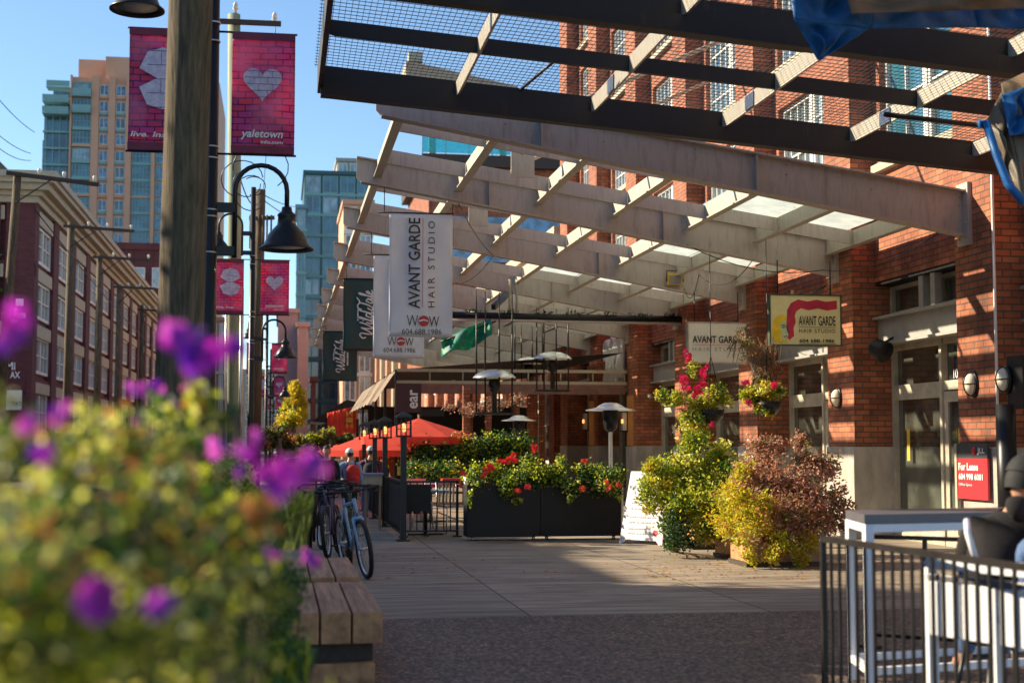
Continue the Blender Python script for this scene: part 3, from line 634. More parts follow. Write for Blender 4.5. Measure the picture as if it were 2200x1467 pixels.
glass_tower('apartment_block', 'cream apartment block with white balconies in front of the teal tower', 738, 800, 440, 150, 14, PEACH, GLASSB, WHITE, 2, 3.0, WHITE, 'building')
glass_tower('apartment_block', 'blank pinkish block with stepped roof between second lamp post and teal tower', 598, 641, 672, 165, 20, mat('pink_render', (.42, .28, .27), .85, var=.05), GLASSG, CREAM, 1, 40, None, 'building')
glass_tower('apartment_block', 'lower blank pinkish wing beside the stepped block', 641, 664, 702, 162, 20, MATS['pink_render'], GLASSG, CREAM, 1, 40, None, 'building')
glass_tower('apartment_block', 'small orange brick block seen between the black post and green pole', 455, 500, 690, 180, 16, BRICKP, GLASSG, WHITE, 3, 3.2, None, 'building')

# roof deck building beyond the warehouse, low brick, far row
rd = thing('roof_deck_building', 'brick building with teal glass roof deck railing seen through the canopy', 'building', (16, 100, 0))
Y = 96; xa = aY(905, 330, Y).x; zd = aY(1000, 330, Y).z
m = MB(); m.box(9.9, 34, Y, 112, -.3, zd - 1); part('wall', m, BRICK, rd)
m = MB(); m.box(xa, 34, Y - .6, 112, zd - 1, zd - .2); part('deck_slab', m, DARKWOOD, rd)
m = MB(); m.box(10.2, 33, Y - .15, Y, zd - 7.5, zd - 4.4); part('window_band', m, GLASSB, rd)
m = MB(); m.box(xa, 33, Y - .5, Y - .46, zd - .1, zd + 1.1)
part('glass_railing', m, mat('teal_railing_glass', (.1, .45, .5), .1, alpha=.45), rd)
m = MB(); m.box(xa, 33, Y - .54, Y - .44, zd + 1.1, zd + 1.2)
for k in range(12): m.box(xa + k * 1.6, xa + k * 1.6 + .06, Y - .56, Y - .5, zd - .2, zd + 1.1)
part('railing_frame', m, TEALFR, rd)
m = MB(); p0 = aY(872, 132, Y + 4); p1 = aY(1112, 186, Y + 4); m.prism([(p0.x, p0.z - 1.8), (p1.x + 1, p1.z - 1.8), (p1.x, p1.z), (p0.x + .5, p0.z), (p0.x, p0.z)], (0, Y + 4, 0), (1, 0, 0), (0, 0, 1), 9); part('penthouse_roof', m, BRICKT, rd)
for X in (p0.x + 1.9, p1.x - 1): m = MB(); m.box(X, X + .5, Y + 6, Y + 6.5, zd - .3, p1.z - 1.6); part('post', m, BRICKT, rd)
m = MB(); m.box(p0.x + .2, p0.x + 1.2, Y + 3.9, Y + 5, p0.z, p0.z + .7); part('chimney', m, CREAM, rd)

lo = thing('low_brick_building', 'low peach brick shop row continuing beyond the warehouse', 'building', (12, 70, 0))
m = MB(); m.box(9.6, 20, 46.9, 95.5, -.3, 8.5); part('wall', m, BRICKP, lo)
for k in range(9):
    m = MB(); m.box(9.2, 9.6, 47.5 + k * 5.2, 48.5 + k * 5.2, -.2, 8.3); part('pilaster', m, BRICK, lo)
    window(lo, (9.5, 52.4 + k * 5.2 - .2, .8), 3.4, 2.8, 'X-', 3, 2, WHITE, GLASS, .1); window(lo, (9.5, 52.4 + k * 5.2 - .2, 4.6), 3.4, 2.6, 'X-', 3, 2, WHITE, GLASSG, .1)
m = MB(); m.box(9.1, 20, 46.95, 95.4, 8.5, 8.9); part('cornice', m, CREAM, lo)

fr = thing('far_brick_row', 'row of cream and brick street fronts receding behind the green banners', 'building', (14, 180, 0))
m = MB(); m.box(10.2, 26, 113, 330, -.3, 17.5); part('wall', m, BRICKT, fr)
for k in range(30):
    y = 114 + k * 7.2; m = MB(); m.box(9.5, 10.2, y, y + 1.8, -.2, 17.4); part('pilaster', m, CREAM if k % 2 else BRICKP, fr)
for k in range(24):
    y = 116 + k * 7.2
    for zz in (5, 9, 13): window(fr, (10.15, y + 5.1, zz), 4.6, 2.9, 'X-', 3, 2, WHITE, GLASS, .15, mid=.08)
m = MB(); m.box(9.0, 26, 112.8, 330, 17.5, 18.4); part('cornice', m, CREAM, fr)
m = MB(); c = aY(692, 880, 120); 
yb = glass_tower('stack_building', 'narrow dark red brick chimney pier left of the far row', 671, 681, 820, 140, 3, BRICKM, GLASS, CREAM, 1, 60, None, 'building')

# closing mass at the end of the street
es = thing('end_building', 'dark brick block closing the far end of the street', 'building', (0, 430, 0))
m = MB(); m.box(-60, 60, 430, 450, -.3, 24); part('wall', m, BRICKT, es)
for k in range(14):
    for zz in (4, 9, 14, 19): window(es, (-40 + k * 6, 429.8, zz), 3, 3, 'Y-', 2, 2, WHITE, GLASS, .2, mid=.1)

# ================================================================ POLES AND WIRES
def util(px, topy, X, arm_px, army, label, lean=0, r=.16, brace=True, mm=POLEWOOD):
    p = aX(px, topy, X); Y = p.y; t = thing('utility_pole', label, 'utility pole', (X, Y, -.2), 'wooden utility poles across the street')
    m = MB(); m.tube([(X + lean, Y, -.25), (X, Y, p.z)], [r, r * .75], 12); part('pole', m, mm, t)
    e = aY(arm_px, army[1], Y); s = aY(px, army[0], Y); s = s + V((-.3, 0, 0)); m = MB(); m.beam((s.x, Y - .15, s.z), (e.x, Y - .15, e.z), .1, .12); part('crossarm', m, DARKWOOD, t)
    m = MB(); m.tube([(s.x + .3, Y - .16, s.z - .9), ((s.x + e.x) / 2, Y - .16, (s.z + e.z) / 2)], .02, 6); part('brace', m, BLACK, t)
    for q in (.35, .62, .95):
        m = MB(); c = V(s) * (1 - q) + V(e) * q; m.lathe([(0, .0), (.025, 0), (.03, .06), (.055, .08), (.05, .12), (.06, .14), (.04, .2), (0, .21)], (c.x, Y - .15, c.z + .06), 10); part('insulator', m, SIGNW, t)
    return t
util(38, 372, -8.0, 214, (374, 399), 'nearest leaning utility pole at the left edge, in front of the warehouse', lean=-.45)
util(153, 478, -9, 290, (487, 498), 'second utility pole from the left before the warehouse facade', r=.2)
util(214, 548, -8.8, 326, (553, 560), 'third utility pole from the left with two crossarms', r=.17)
util(256, 612, -8.6, 335, (617, 621), 'fourth utility pole from the left, thin against the facade')
util(306, 655, -8.5, 336, (665, 668), 'farthest utility pole across the street, just left of the thick wooden pole')
# near thick wooden pole
m = MB(); pts = []; rs = []
for py in (-160, 0, 200, 400, 600, 820, 1100, 1400): pts.append(aD(410 - py * .031, py, 10.9)); rs.append(.165 + .000016 * py)
pts.append(V((pts[-1].x, pts[-1].y, -.1))); rs.append(.19); m.tube(pts, rs, 28)
solo('wooden_pole', m, POLEWOOD, 'thick weathered wooden pole in front of the red street banners', 'utility pole')
# green pole behind
gp = thing('green_pole', 'tall pale green aged pole with crossarm and cable loops behind the black lamp post', 'utility pole', (aY(507, 900, 36).x, 36, 0))
m = MB(); a = aY(503, 32, 36); m.tube([(gp.location.x, 36, -.1), (a.x, 36, a.z)], [.19, .155], 16); part('pole', m, GREENPOLE, gp)
m = MB(); m.beam(aY(440, 45, 35.8), aY(604, 52, 35.8), .1, .12); part('crossarm', m, DARKWOOD, gp)
for px, py in ((506, 22), (590, 44)):
    m = MB(); q = aY(px, py, 35.9); m.lathe([(0, -.1), (.03, -.1), (.04, .0), (.08, .03), (.05, .1), (.07, .12), (.03, .2), (0, .21)], q, 10); part('insulator', m, SIGNW, gp)
m = MB()
for k, (cx, cy, rx, ry, t0) in enumerate(((530, 395, 30, 28, 0), (540, 415, 36, 38, 1), (520, 385, 45, 40, 2), (560, 360, 60, 50, 3), (545, 400, 25, 20, 4))):
    m.tube([aY(cx + rx * math.cos(t0 + i * .35), cy + ry * math.sin(t0 + i * .35), 35.5 - k * .05) for i in range(13)], .014, 5)
part('cable_loops', m, BLACK, gp)
m = MB(); q0 = aY(488, 570, 35.7); m.tube([q0, (q0.x, q0.y, .1)], .03, 6); q0 = aY(520, 620, 35.7); m.tube([q0, (q0.x, q0.y, .1)], .05, 8); part('cable_guard', m, SILVER, gp)
# second brown pole
m = MB(); a = aY(560, 408, 47); m.tube([(a.x - .1, 47, -.1), (a.x, 47, a.z)], [.2, .16], 14); m.beam(aY(535, 470, 46.8), aY(590, 468, 46.8), .1, .12)
for k in range(6): q = aY(538 + k * 9, 462, 46.7); m.tube([q, (q.x, q.y, q.z - 1.1)], .03, 6)
solo('utility_pole', m, POLEWOOD, 'brown wooden utility pole behind the large gooseneck lamp', 'utility pole', 'wooden utility poles this side of the street')
# wires
def wire(a, b, sag, label, r=.012):
    m = MB(); a = V(a); b = V(b); m.tube([a.lerp(b, t / 16) - V((0, 0, sag * 4 * (t / 16) * (1 - t / 16))) for t in range(17)], r, 5)
    solo('overhead_wire', m, BLACK, label, 'wire', 'overhead wires')
wire(aY(-60, 140, 40), aY(75, 285, 60), .2, 'upper overhead wire crossing the sky at the left edge', .015)
wire(aY(-60, 235, 40), aY(66, 330, 60), .2, 'middle overhead wire crossing the sky at the left edge', .015)
wire(aY(-60, 262, 40), aY(66, 345, 60), .3, 'lower overhead wire crossing the sky at the left edge', .015)
wire(aY(592, 60, 36), aY(565, 420, 47), .1, 'thin wire dropping from green pole crossarm to brown pole', .01)
wire(aY(560, 415, 47), aY(655, 440, 120), .3, 'wire running from brown pole towards the teal tower', .02)
wire(aY(560, 425, 47), aY(655, 470, 120), .3, 'lower wire running from brown pole towards the teal tower', .02)
wire(aY(515, 380, 36), aY(560, 430, 47), .4, 'slack cable between green pole and brown pole', .018)
wire((-8.0, 48, 9.2), (-8.8, 150, 8.8), 1.0, 'long wire strung along the poles across the street', .02)

# lamp posts with banners  (local frame: post axis at origin, right arm along +x)
def make_lamp(label):
    t = thing('street_lamp', label, 'street lamp', (0, 0, 0), 'black gooseneck street lamps')
    m = MB(); m.tube([(0, 0, 0), (0, 0, .9), (0, 0, 7.6)], [.085, .078, .06], 16); m.lathe([(.2, 0), (.2, .1), (.14, .2), (.12, .6), (.09, .7)], n=16); part('post', m, BLACK, t)
    for zz in (5.95, 5.75, 4.62, 4.5, 3.95, 3.88, 3.5):
        m = MB(); m.lathe([(.068, 0), (.076, 0), (.076, .018), (.068, .018)], (0, 0, zz), 16); part('steel_strap', m, SILVER, t)
    for sgn, zb in ((1, 3.56), (-1, 6.06)):
        arc = [(sgn * .25, 0, zb - .1)] + [(sgn * (.52 - .27 * math.cos(a)), 0, zb + .62 + .27 * math.sin(a)) for a in [math.pi * i / 12 for i in range(13)]] + [(sgn * .79, 0, zb + .42)]
        m = MB(); m.tube(arc, .026, 10); m.box(min(sgn * .06, sgn * .25), max(sgn * .06, sgn * .25), -.03, .03, zb + .38, zb + .48); m.box(min(sgn * .06, sgn * .25), max(sgn * .06, sgn * .25), -.03, .03, zb - .08, zb + .02)
        part('gooseneck_arm', m, BLACK, t)
        m = MB(); c = (sgn * .79, 0, zb); m.lathe([(.0, .46), (.05, .45), (.06, .4), (.09, .38), (.1, .36), (.09, .34), (.1, .26), (.12, .24), (.19, .16), (.225, .08), (.235, .05), (.285, .01), (.285, -.005), (.23, .02), (.2, .08), (0, .2)], c, 28)
        sh = part('lamp_shade', m, BLACK, t); m = MB(); m.lathe([(0, .0), (.21, .03), (.2, .04), (0, .05)], c, 20); part('diffuser', m, SIGNW, sh)
    return t
def make_banner_pair(lp, full, seed):
    for sgn, nm in ((1, 'yaletown'), (-1, 'live. Insp')):
        x0 = sgn * .2; x1 = sgn * .86; xl, xr = min(x0, x1), max(x0, x1)
        cloth = MB(); cloth.grid(lambda u, v: V((xl + (xr - xl) * u, -.0 + .035 * math.sin(5 * u + 2 * v) * (math.sin(math.pi * v)), 5.86 - 1.29 * v)), 14, 14)
        b = part('banner', cloth, BANNER, lp, 'red printed banner with pale heart' if sgn > 0 else 'red printed banner with pale crossed emblem'); s = b.modifiers.new('s', 'SOLIDIFY'); s.thickness = .003
        for zz in (5.87, 4.56): m = MB(); m.tube([(0, 0, zz), (sgn * .88, 0, zz)], .012, 8); part('banner_rod', m, BLACK, lp)
        for q in (5.79, 4.57): m = MB(); m.box(xl, xr, -.04, -.035, q, q + .08); part('hem', m, mat('maroon_hem', (.18, .02, .05), .6), b)
        cx = (xl + xr) / 2
        if sgn > 0:
            P = []
            for i in range(40):
                a = 2 * math.pi * i / 40; P.append((.0125 * 16 * math.sin(a) ** 3, .0125 * (13 * math.cos(a) - 5 * math.cos(2 * a) - 2 * math.cos(3 * a) - math.cos(4 * a))))
            m = MB(); m.prism(P, (cx - .01, -.048, 5.33), (1, 0, 0), (0, 0, 1), .004); h = part('heart', m, PALEHEART, b)
        else:
            m = MB()
            m.prism([(-.24, .1), (-.16, .28), (0, .33), (.16, .28), (.24, .1), (.06, 0), (.24, -.1), (.16, -.28), (0, -.33), (-.16, -.28), (-.24, -.1), (-.06, 0)][::-1], (cx + .02, -.048, 5.33), (1, 0, 0), (0, 0, 1), .004)
            h = part('emblem', m, PALEHEART, b)
        m = MB()
        for q in range(6):
            zz = 5.52 - q * .07; hw = (.19, .2, .2, .17, .12, .06)[q]
            if sgn > 0:
                m.box(cx - hw, cx + hw, -.054, -.05, zz, zz + .004)
                for e in (-.1, .04): m.box(cx + e + (q % 2) * .05, cx + e + .004 + (q % 2) * .05, -.054, -.05, zz - .07, zz) if hw > abs(e) + .06 else None
            else:
                zz = 5.62 - q * .15; m.box(cx - .14, cx + .25, -.054, -.05, zz, zz + .005); m.box(cx + .0 + (q % 2) * .08, cx + .005 + (q % 2) * .08, -.054, -.05, zz - .15, zz)
        part('brick_lines', m, VIOLET, b)
        if full:
            if sgn > 0:
                text('lettering', 'yaletown', (cx - .23, -.05, 4.82), (1, 0, 0), (0, 0, 1), .44, .11, INKW, b, bold=.02, shear=.2); text('lettering', 'info.com', (cx - .02, -.05, 4.71), (1, 0, 0), (0, 0, 1), .23, .04, INKW, b, bold=.02)
            else: text('lettering', 'live. Insp', (xl + .03, -.05, 4.76), (1, 0, 0), (0, 0, 1), .42, .075, INKW, b, bold=.02, shear=.2)
lp = make_lamp('black gooseneck street lamp with two heart banners, right behind the thick wooden pole'); make_banner_pair(lp, True, 1)
P1 = aD(455, 300, 15.0); place(lp, (P1.x, P1.y, 0))
for Y, px, lab in ((34, 541, 'second black street lamp, in front of the brown utility pole, with dusky red banners'), (62, 574, 'third black street lamp, its shade hanging left of the pink block'), (92, 583, 'fourth black street lamp, small, above the yellow tree'), (125, 589, 'farthest visible black street lamp in the receding line')):
    dup(lp, (aY(px, 700, Y).x, Y, 0), 0, lab)

# unseen buildings added across the street, shaped to throw it into shade
def opp(y0, y1, H, label):
    t = thing('added_shade_building', label, 'building', (-20, (y0 + y1) / 2, 0))
    m = MB(); m.box(-30, -13.3, y0, y1, -.3, H - .3); part('wall', m, BRICKT, t); m = MB(); m.box(-30.1, -13.0, y0, y1 - .01, H - .3, H); part('cornice', m, CREAM, t)
    n = int((y1 - y0) / 4)
    for k in range(n):
        for z in range(int((H - 1.5) / 3.6)): window(t, (-13.35, y0 + k * 4 + 1, .8 + z * 3.6), 2.4, 2.2, 'X+', 2, 2, WHITE, GLASSG, .1)
opp(34, 61, 9.3, 'two storey pale tan brick building added across the street for shade, left of the frame')
opp(22.8, 33.9, 9.7, 'two storey tan brick building between its taller neighbours added across the street for shade')
opp(19, 22.7, 12.4, 'narrow three storey tan brick building added across the street for shade')
opp(11, 18.9, 9.5, 'low tan brick shop building added across the street for shade')
opp(-25, 10.9, 8.0, 'lowest tan brick building added across the street for shade, left of the camera')

def shade_tree(Y, X, z0, z1, r, label, n=2600):  # unseen trees added left of frame to dapple the pavement with shade
    t = thing('street_tree', label, 'tree', (X, Y, -.2)); m = MB(); m.tube([(X, Y, -.2), (X + .1, Y, z0 + .4), (X, Y, z1 - .6)], [.16, .12, .05], 10)
    bs = []
    for k in range(7): c = V((X + U(-.6, .6) * r, Y + U(-.6, .6) * r, U(z0 + .6, z1 - .7))); bs.append((c, (r * .5, r * .5, .9))); m.tube([(X, Y, z0 + .3), c], [.05, .015], 5)
    part('trunk', m, STEM, t); m = MB(); foliage(m, bs, n, .17, [3, 2, 2], .3, None, .7, .3, lump=4); part('crown', m, [L_G, L_OL, L_Y], t)
shade_tree(15.5, -7, 3.2, 7.6, 2.2, 'leafy tree added out of view across the road for dappled shade, nearest to the camera')
shade_tree(19.5, -7.2, 3, 8.6, 2.3, 'taller leafy tree added out of view across the road for dappled shade, second along')
shade_tree(24, -7, 3, 7.3, 2.3, 'leafy tree added out of view across the road for dappled shade, third along')
# ================================================================ HANGING BANNERS AND SIGNS
X3 = (1, 0, 0); Z3 = (0, 0, 1)
def wall_banner(px0, py0, px1, py1, Y, mt, label, wires, nm='hanging_banner', cat='banner', fold=.03):
    a = aY(px0, py0, Y); b = aY(px1, py1, Y); t = thing(nm, label, cat, (a.x, Y, b.z))
    m = MB(); m.grid(lambda u, v: V((a.x + (b.x - a.x) * u, Y + fold * math.sin(math.pi * v) * (math.sin(6 * u + 3 * v) + .5 * math.sin(13 * u - 4 * v)), a.z + (b.z - a.z) * v)), 24, 24)
    c = part('cloth', m, mt, t); s = c.modifiers.new('s', 'SOLIDIFY'); s.thickness = .003
    m = MB(); m.tube([(a.x - .18, Y, a.z + .01), (b.x + .02, Y, a.z + .01)], .013, 8); part('rod', m, BLACK, t)
    for w_ in wires:
        m = MB(); q = aY(w_[0], w_[1], Y); m.tube([(q.x, Y, q.z), (q.x, Y, a.z)], .008, 5); part('wire', m, BLACK, t)
    return t, a, b
def avant(t, a, b):
    w = b.x - a.x; h = a.z - b.z; Yf = a.y - .05; S = w / 135.0
    P = lambda px, py: (a.x + px * S, Yf, a.z - py * S)
    text('lettering', 'AVANT GARDE', P(40, 203), Z3, (-1, 0, 0), 193 * S, 25 * S, INK, t, bold=.012)
    text('lettering', 'HAIR STUDIO', P(82, 200), Z3, (-1, 0, 0), 184 * S, 14 * S, INK, t, space=1.5)
    m = MB(); q = P(70, 200); m.box(q[0], q[0] + .008, Yf, Yf + .002, q[2], q[2] + 190 * S); part('red_rule', m, INKR, t)
    text('lettering', 'W', P(37, 217), X3, Z3, 24 * S, 24 * S, INK, t, bold=-.01); text('lettering', 'W', P(84, 219), X3, Z3, 22 * S, 22 * S, INK, t)
    m = MB(); c = P(73, 229); pr = [(11.5 * S * math.cos(i * .2618), 11.5 * S * math.sin(i * .2618)) for i in range(24)]; m.prism(pr, c, X3, Z3, .003); g = part('globe_mark', m, INKR, t)
    m = MB(); c = (c[0], c[1] - .003, c[2]); m.prism([(-10 * S, 1 * S), (0, 4 * S), (10 * S, 1 * S), (9 * S, -1 * S), (0, 1 * S), (-9 * S, -2 * S)], c, X3, Z3, .002); part('globe_line', m, INKW, g)
    text('lettering', '604.688.1986', P(27, 246), X3, Z3, 84 * S, 12 * S, INK, t)
t, a, b = wall_banner(837, 458, 972, 725, 22.6, BAN_W, 'nearest white hair studio banner hanging from the canopy, front one', [(826, 400), (972, 440)]); avant(t, a, b)
t, a, b = wall_banner(803, 548, 911, 770, 27.4, BAN_W, 'second white hair studio banner, partly behind the front one', [(798, 500), (905, 520)]); avant(t, a, b)
def wild(t, a, b, px0):
    w = b.x - a.x; h = a.z - b.z; Yf = a.y - .045
    sc_ = h * .72 / 3.9; script(t, (a.x + w * .64, Yf, b.z + h * .22), Z3, (-1, 0, 0), sc_)
    dashes(t, (a.x + w * .74, Yf, b.z + h * .32), Z3, (-1, 0, 0), h * .28, 8, w * .045, INKW); dashes(t, (a.x + w * .33, Yf, b.z + h * .42), Z3, (-1, 0, 0), h * .18, 6, w * .03, INKW)
t, a, b = wall_banner(738, 599, 836, 755, 32.3, BAN_G, 'larger dark green banner with white script hanging behind the white banners', [(745, 560), (810, 575)]); wild(t, a, b, 0)
t, a, b = wall_banner(694, 712, 767, 819, 41.9, BAN_G, 'smaller farther dark green banner with white script hanging at the left end', [(700, 690), (760, 700)]); wild(t, a, b, 0)

def box_sign(px0, py0, px1, py1, Y, mt, label, frame):
    a = aY(px0, py0, Y); b = aY(px1, py1, Y); t = thing('hanging_sign', label, 'sign', (a.x, Y, b.z))
    m = MB(); m.box(a.x, b.x, Y, Y + .1, b.z, a.z); part('sign_face', m, mt, t)
    m = MB(); f = .022; m.box(a.x - f, b.x + f, Y - .012, Y + .112, a.z, a.z + f); m.box(a.x - f, b.x + f, Y - .012, Y + .112, b.z - f, b.z); m.box(a.x - f, a.x, Y - .012, Y + .112, b.z, a.z); m.box(b.x, b.x + f, Y - .012, Y + .112, b.z, a.z); part('sign_frame', m, frame, t)
    for q in (.12, .88):
        m = MB(); X = a.x + (b.x - a.x) * q; m.tube([(X, Y + .05, a.z), (X, Y + .05, a.z + .25), (X, Y + .05, 4.45)], .012, 6); part('hanger', m, BLACK, t)
    return t, a, b
t, a, b = box_sign(1655, 634, 1806, 741, 21.6, SIGNY, 'yellow hair studio sign with drawn face and red hair band', mat('dark_sign_frame', (.05, .07, .04), .5)); Yf = 21.595
S = (b.x - a.x) / 151; P = lambda x, y: (x * S, -y * S); O = (a.x, Yf, a.z)
m = MB(); up = [(33, 68), (36, 30), (44, 16), (60, 8), (80, 12), (100, 8), (120, 12), (144, 9)]; dn = [(144, 27), (122, 30), (102, 26), (82, 30), (66, 26), (56, 32), (52, 42), (54, 55), (49, 68), (50, 84), (40, 92), (32, 84)]
m.prism([P(*q) for q in dn[::-1] + up[::-1]], O, X3, Z3, .004); part('red_hair_band', m, mat('crimson_print', (.5, .03, .07), .4), t)
m = MB(); m.prism([P(*q) for q in [(2, 98), (4, 84), (2, 70), (6, 52), (14, 42), (26, 40), (34, 44), (34, 56), (28, 62), (30, 80), (34, 98)][::-1]], (O[0], O[1] + .001, O[2]), X3, Z3, .003); part('blonde_hair', m, mat('blonde_print', (.8, .55, .03), .4), t)
m = MB(); m.prism([P(*q) for q in [(20, 58), (30, 52), (34, 60), (34, 72), (38, 80), (34, 90), (24, 92), (22, 76)][::-1]], (O[0], O[1] - .005, O[2]), X3, Z3, .003); f = part('drawn_face', m, mat('pale_green_print', (.5, .6, .35), .4), t)
m = MB()
for pts in ([(22, 63), (27, 61), (31, 63)], [(23, 67), (30, 66)], [(33, 62), (35, 72), (38, 79)], [(28, 86), (34, 84)]): m.tube([(O[0] + P(*q)[0], O[1] - .01, O[2] + P(*q)[1]) for q in pts], .006, 4)
part('face_lines', m, INK, f)
Q = lambda x, y: (a.x + x * S, Yf - .004, a.z - y * S)
text('lettering', 'AVANT GARDE', Q(60, 42), X3, Z3, 80 * S, 20 * S, INK, t, bold=.01); text('lettering', 'HAIR STUDIO', Q(61, 69), X3, Z3, 78 * S, 8 * S, INK, t, space=1.2); text('lettering', '604 688-1986', Q(61, 90), X3, Z3, 76 * S, 7 * S, INK, t, bold=.02)
m = MB(); q = Q(60, 65); m.box(q[0], q[0] + 80 * S, Yf - .006, Yf - .003, q[2] - .006, q[2]); q = Q(60, 99); m.box(q[0], q[0] + 80 * S, Yf - .006, Yf - .003, q[2] - .005, q[2]); part('rules', m, INK, t)
t, a, b = box_sign(1479, 693, 1603, 779, 26.3, SIGNW, 'plain off-white hair studio sign above the red flowers', SILVER); S = (b.x - a.x) / 124; Q = lambda x, y: (a.x + x * S, 26.29, a.z - y * S)
text('lettering', 'AVANT GARDE', Q(8, 27), X3, Z3, 106 * S, 15 * S, INK, t, bold=.02); text('lettering', 'HAIR STUDIO', Q(8, 51), X3, Z3, 108 * S, 8 * S, mat('grey_ink', (.25, .25, .22), .6), t, space=1.4)
m = MB(); q = Q(8, 46); m.box(q[0], q[0] + 106 * S, 26.285, 26.288, q[2] - .006, q[2]); part('red_rule', m, INKR, t)
# lease sign on the wall
a = aX(2066, 952, 9.17); b = aX(2134, 1083, 9.17); t = thing('lease_sign', 'red and grey for lease sign fixed on the brick pilaster', 'sign', (9.1, a.y, b.z))
Y0, Y1 = b.y, a.y; z1, z0 = 1.52, .78
m = MB(); m.box(9.10, 9.13, Y0, Y1, z0, z1 - .2); part('red_panel', m, RED, t); m = MB(); m.box(9.10, 9.13, Y0, Y1, z1 - .2, z1); part('grey_panel', m, mat('slate_panel', (.06, .06, .07), .5), t)
m = MB(); m.box(9.09, 9.14, Y1, Y1 + .06, z0 - .5, z1); part('post', m, CREAM, t)
L_ = (0, -1, 0); W_ = Y1 - Y0
text('lettering', 'For Lease', (9.095, Y1 - .06 * W_, z1 - .26), L_, Z3, .66 * W_, .1, INKW, t, bold=.03); text('lettering', '604 998 6001', (9.095, Y1 - .06 * W_, z1 - .4), L_, Z3, .8 * W_, .085, INKW, t, bold=.02); text('lettering', 'Office Space', (9.095, Y1 - .06 * W_, z1 - .53), L_, Z3, .45 * W_, .045, INKW, t)
text('lettering', 'JLL', (9.095, Y1 - .7 * W_, z1 - .06), L_, Z3, .24 * W_, .09, INKW, t, bold=.03)
m = MB(); m.lathe([(0, 0), (.055, 0), (.055, .006), (0, .006)], (9.096, Y1 - .58 * W_, z1 - .1), 20, Matrix.Rotation(-math.pi / 2, 3, 'Y')); part('red_roundel', m, RED, t)
# neon script sign over the dark entrance
a = aX(1296, 795, 9.45); t = thing('script_sign', 'white script cafe sign over the dark entrance', 'sign', (9.45, a.y, a.z - .4))
m = MB(); b = aX(1340, 840, 9.45); m.box(9.46, 9.5, b.y, a.y, a.z - .62, a.z + .06); part('backing_board', m, GREYST, t)
W__ = a.y - b.y; script(t, (9.44, a.y - .25 * W__, a.z - .28), L_, Z3, W__ * .42, SCRIPT[:4], r=.09); script(t, (9.44, a.y + .72 * W__, a.z - .58), L_, Z3, W__ * .46, SCRIPT[4:], r=.09)
for px in (1341, 1257):
    p = aX(px, 905, 9.08); t = thing('wall_lantern', 'small warm lit wall lantern beside the ' + ('near' if px == 1341 else 'far') + ' painted sunlit brick patch of the dark entrance', 'wall lantern', p, 'warm wall lanterns')
    m = MB(); m.box(p.x - .09, p.x + .09, p.y - .09, p.y + .09, p.z - .28, p.z - .25); m.box(p.x - .09, p.x + .09, p.y - .09, p.y + .09, p.z + .25, p.z + .28); m.box(p.x + .06, p.x + .1, p.y - .05, p.y + .05, p.z - .25, p.z + .25)
    for sx in (-.08, .07):
        for sy in (-.08, .07): m.box(p.x + sx, p.x + sx + .012, p.y + sy, p.y + sy + .012, p.z - .25, p.z + .25)
    part('cage', m, BLACK, t); m = MB(); m.box(p.x - .065, p.x + .055, p.y - .065, p.y + .065, p.z - .24, p.z + .24); part('glass', m, LENS, t); m = MB(); m.lathe([(0, -.06), (.03, -.05), (.03, .05), (0, .06)], (p.x - .07, p.y - .07, p.z), 8); part('bulb', m, WARM, t)

# ================================================================ WALL FITTINGS
def bulkhead(px, py, X, label, s=.78):
    p = aX(px, py, X); t = thing('wall_lamp', label, 'wall lamp', p, 'round caged wall lamps'); M = Matrix.Rotation(-math.pi / 2, 3, 'Y')
    e = Matrix.Diagonal((1.35 * s, .95 * s, s)); MM = M @ e
    m = MB(); m.lathe([(0, -.02), (.17, -.02), (.175, .03), (.15, .045), (0, .045)], p, 24, MM); part('base_plate', m, BLACK, t)
    m = MB(); m.lathe([(.14, .04), (.14, .08), (.12, .13), (.08, .17), (.03, .185), (0, .187)], p, 24, MM); part('glass_dome', m, LENS, t)
    m = MB(); m.lathe([(.15, .06), (.155, .065), (.15, .07), (.145, .065)], p, 24, MM)
    for a_ in (0, math.pi / 2): m.tube([V(p) + MM @ V((.15 * math.cos(q) * math.cos(a_), .15 * math.cos(q) * math.sin(a_), .05 + .15 * math.sin(q))) for q in [math.pi * i / 10 for i in range(11)]], .007, 5)
    part('wire_cage', m, BLACK, t)
bulkhead(1803, 855, 9.2, 'round caged wall lamp on the sunlit pilaster below the yellow sign')
bulkhead(2093, 825, 9.2, 'round caged wall lamp right of the shop door')
m = MB(); p = aX(2162, 815, 9.3); q = aX(2168, 780, 9.2)
bulkhead(2163, 815, 9.12, 'round caged wall lamp at the far right against a black board')
m = MB(); p = aX(2172, 800, 9.13); m.box(9.13, 9.19, p.y - .28, p.y + .1, 1.95, 2.62); solo('black_board', m, BLACK, 'black square board mounted behind the far right wall lamp', 'board')
m = MB(); p = aX(2178, 940, 9.0); m.tube([(8.9, p.y, .02), (8.9, p.y, 2.0)], .12, 16); m.lathe([(.2, 0), (.2, .04), (.12, .08)], (8.9, p.y, 0), 16); solo('black_column', m, BLACK, 'black round post standing against the brick wall right of the lease sign', 'post')
p = aX(1888, 750, 9.35); t = thing('loudspeaker', 'black outdoor loudspeaker mounted beside the tall shop window', 'loudspeaker', p)
m = MB(); MM = Matrix.Rotation(.5, 3, 'Z') @ Matrix.Rotation(math.radians(115), 3, 'X'); m.lathe([(.0, -.14), (.1, -.14), (.14, -.08), (.17, .1), (.17, .15), (0, .16)], p, 20, MM); part('body', m, BLACKP, t)
m = MB(); m.tube([V(p), V(p) + V((.15, .1, .12)), V(p) + V((.3, .1, .2))], .02, 6); part('bracket', m, BLACK, t)
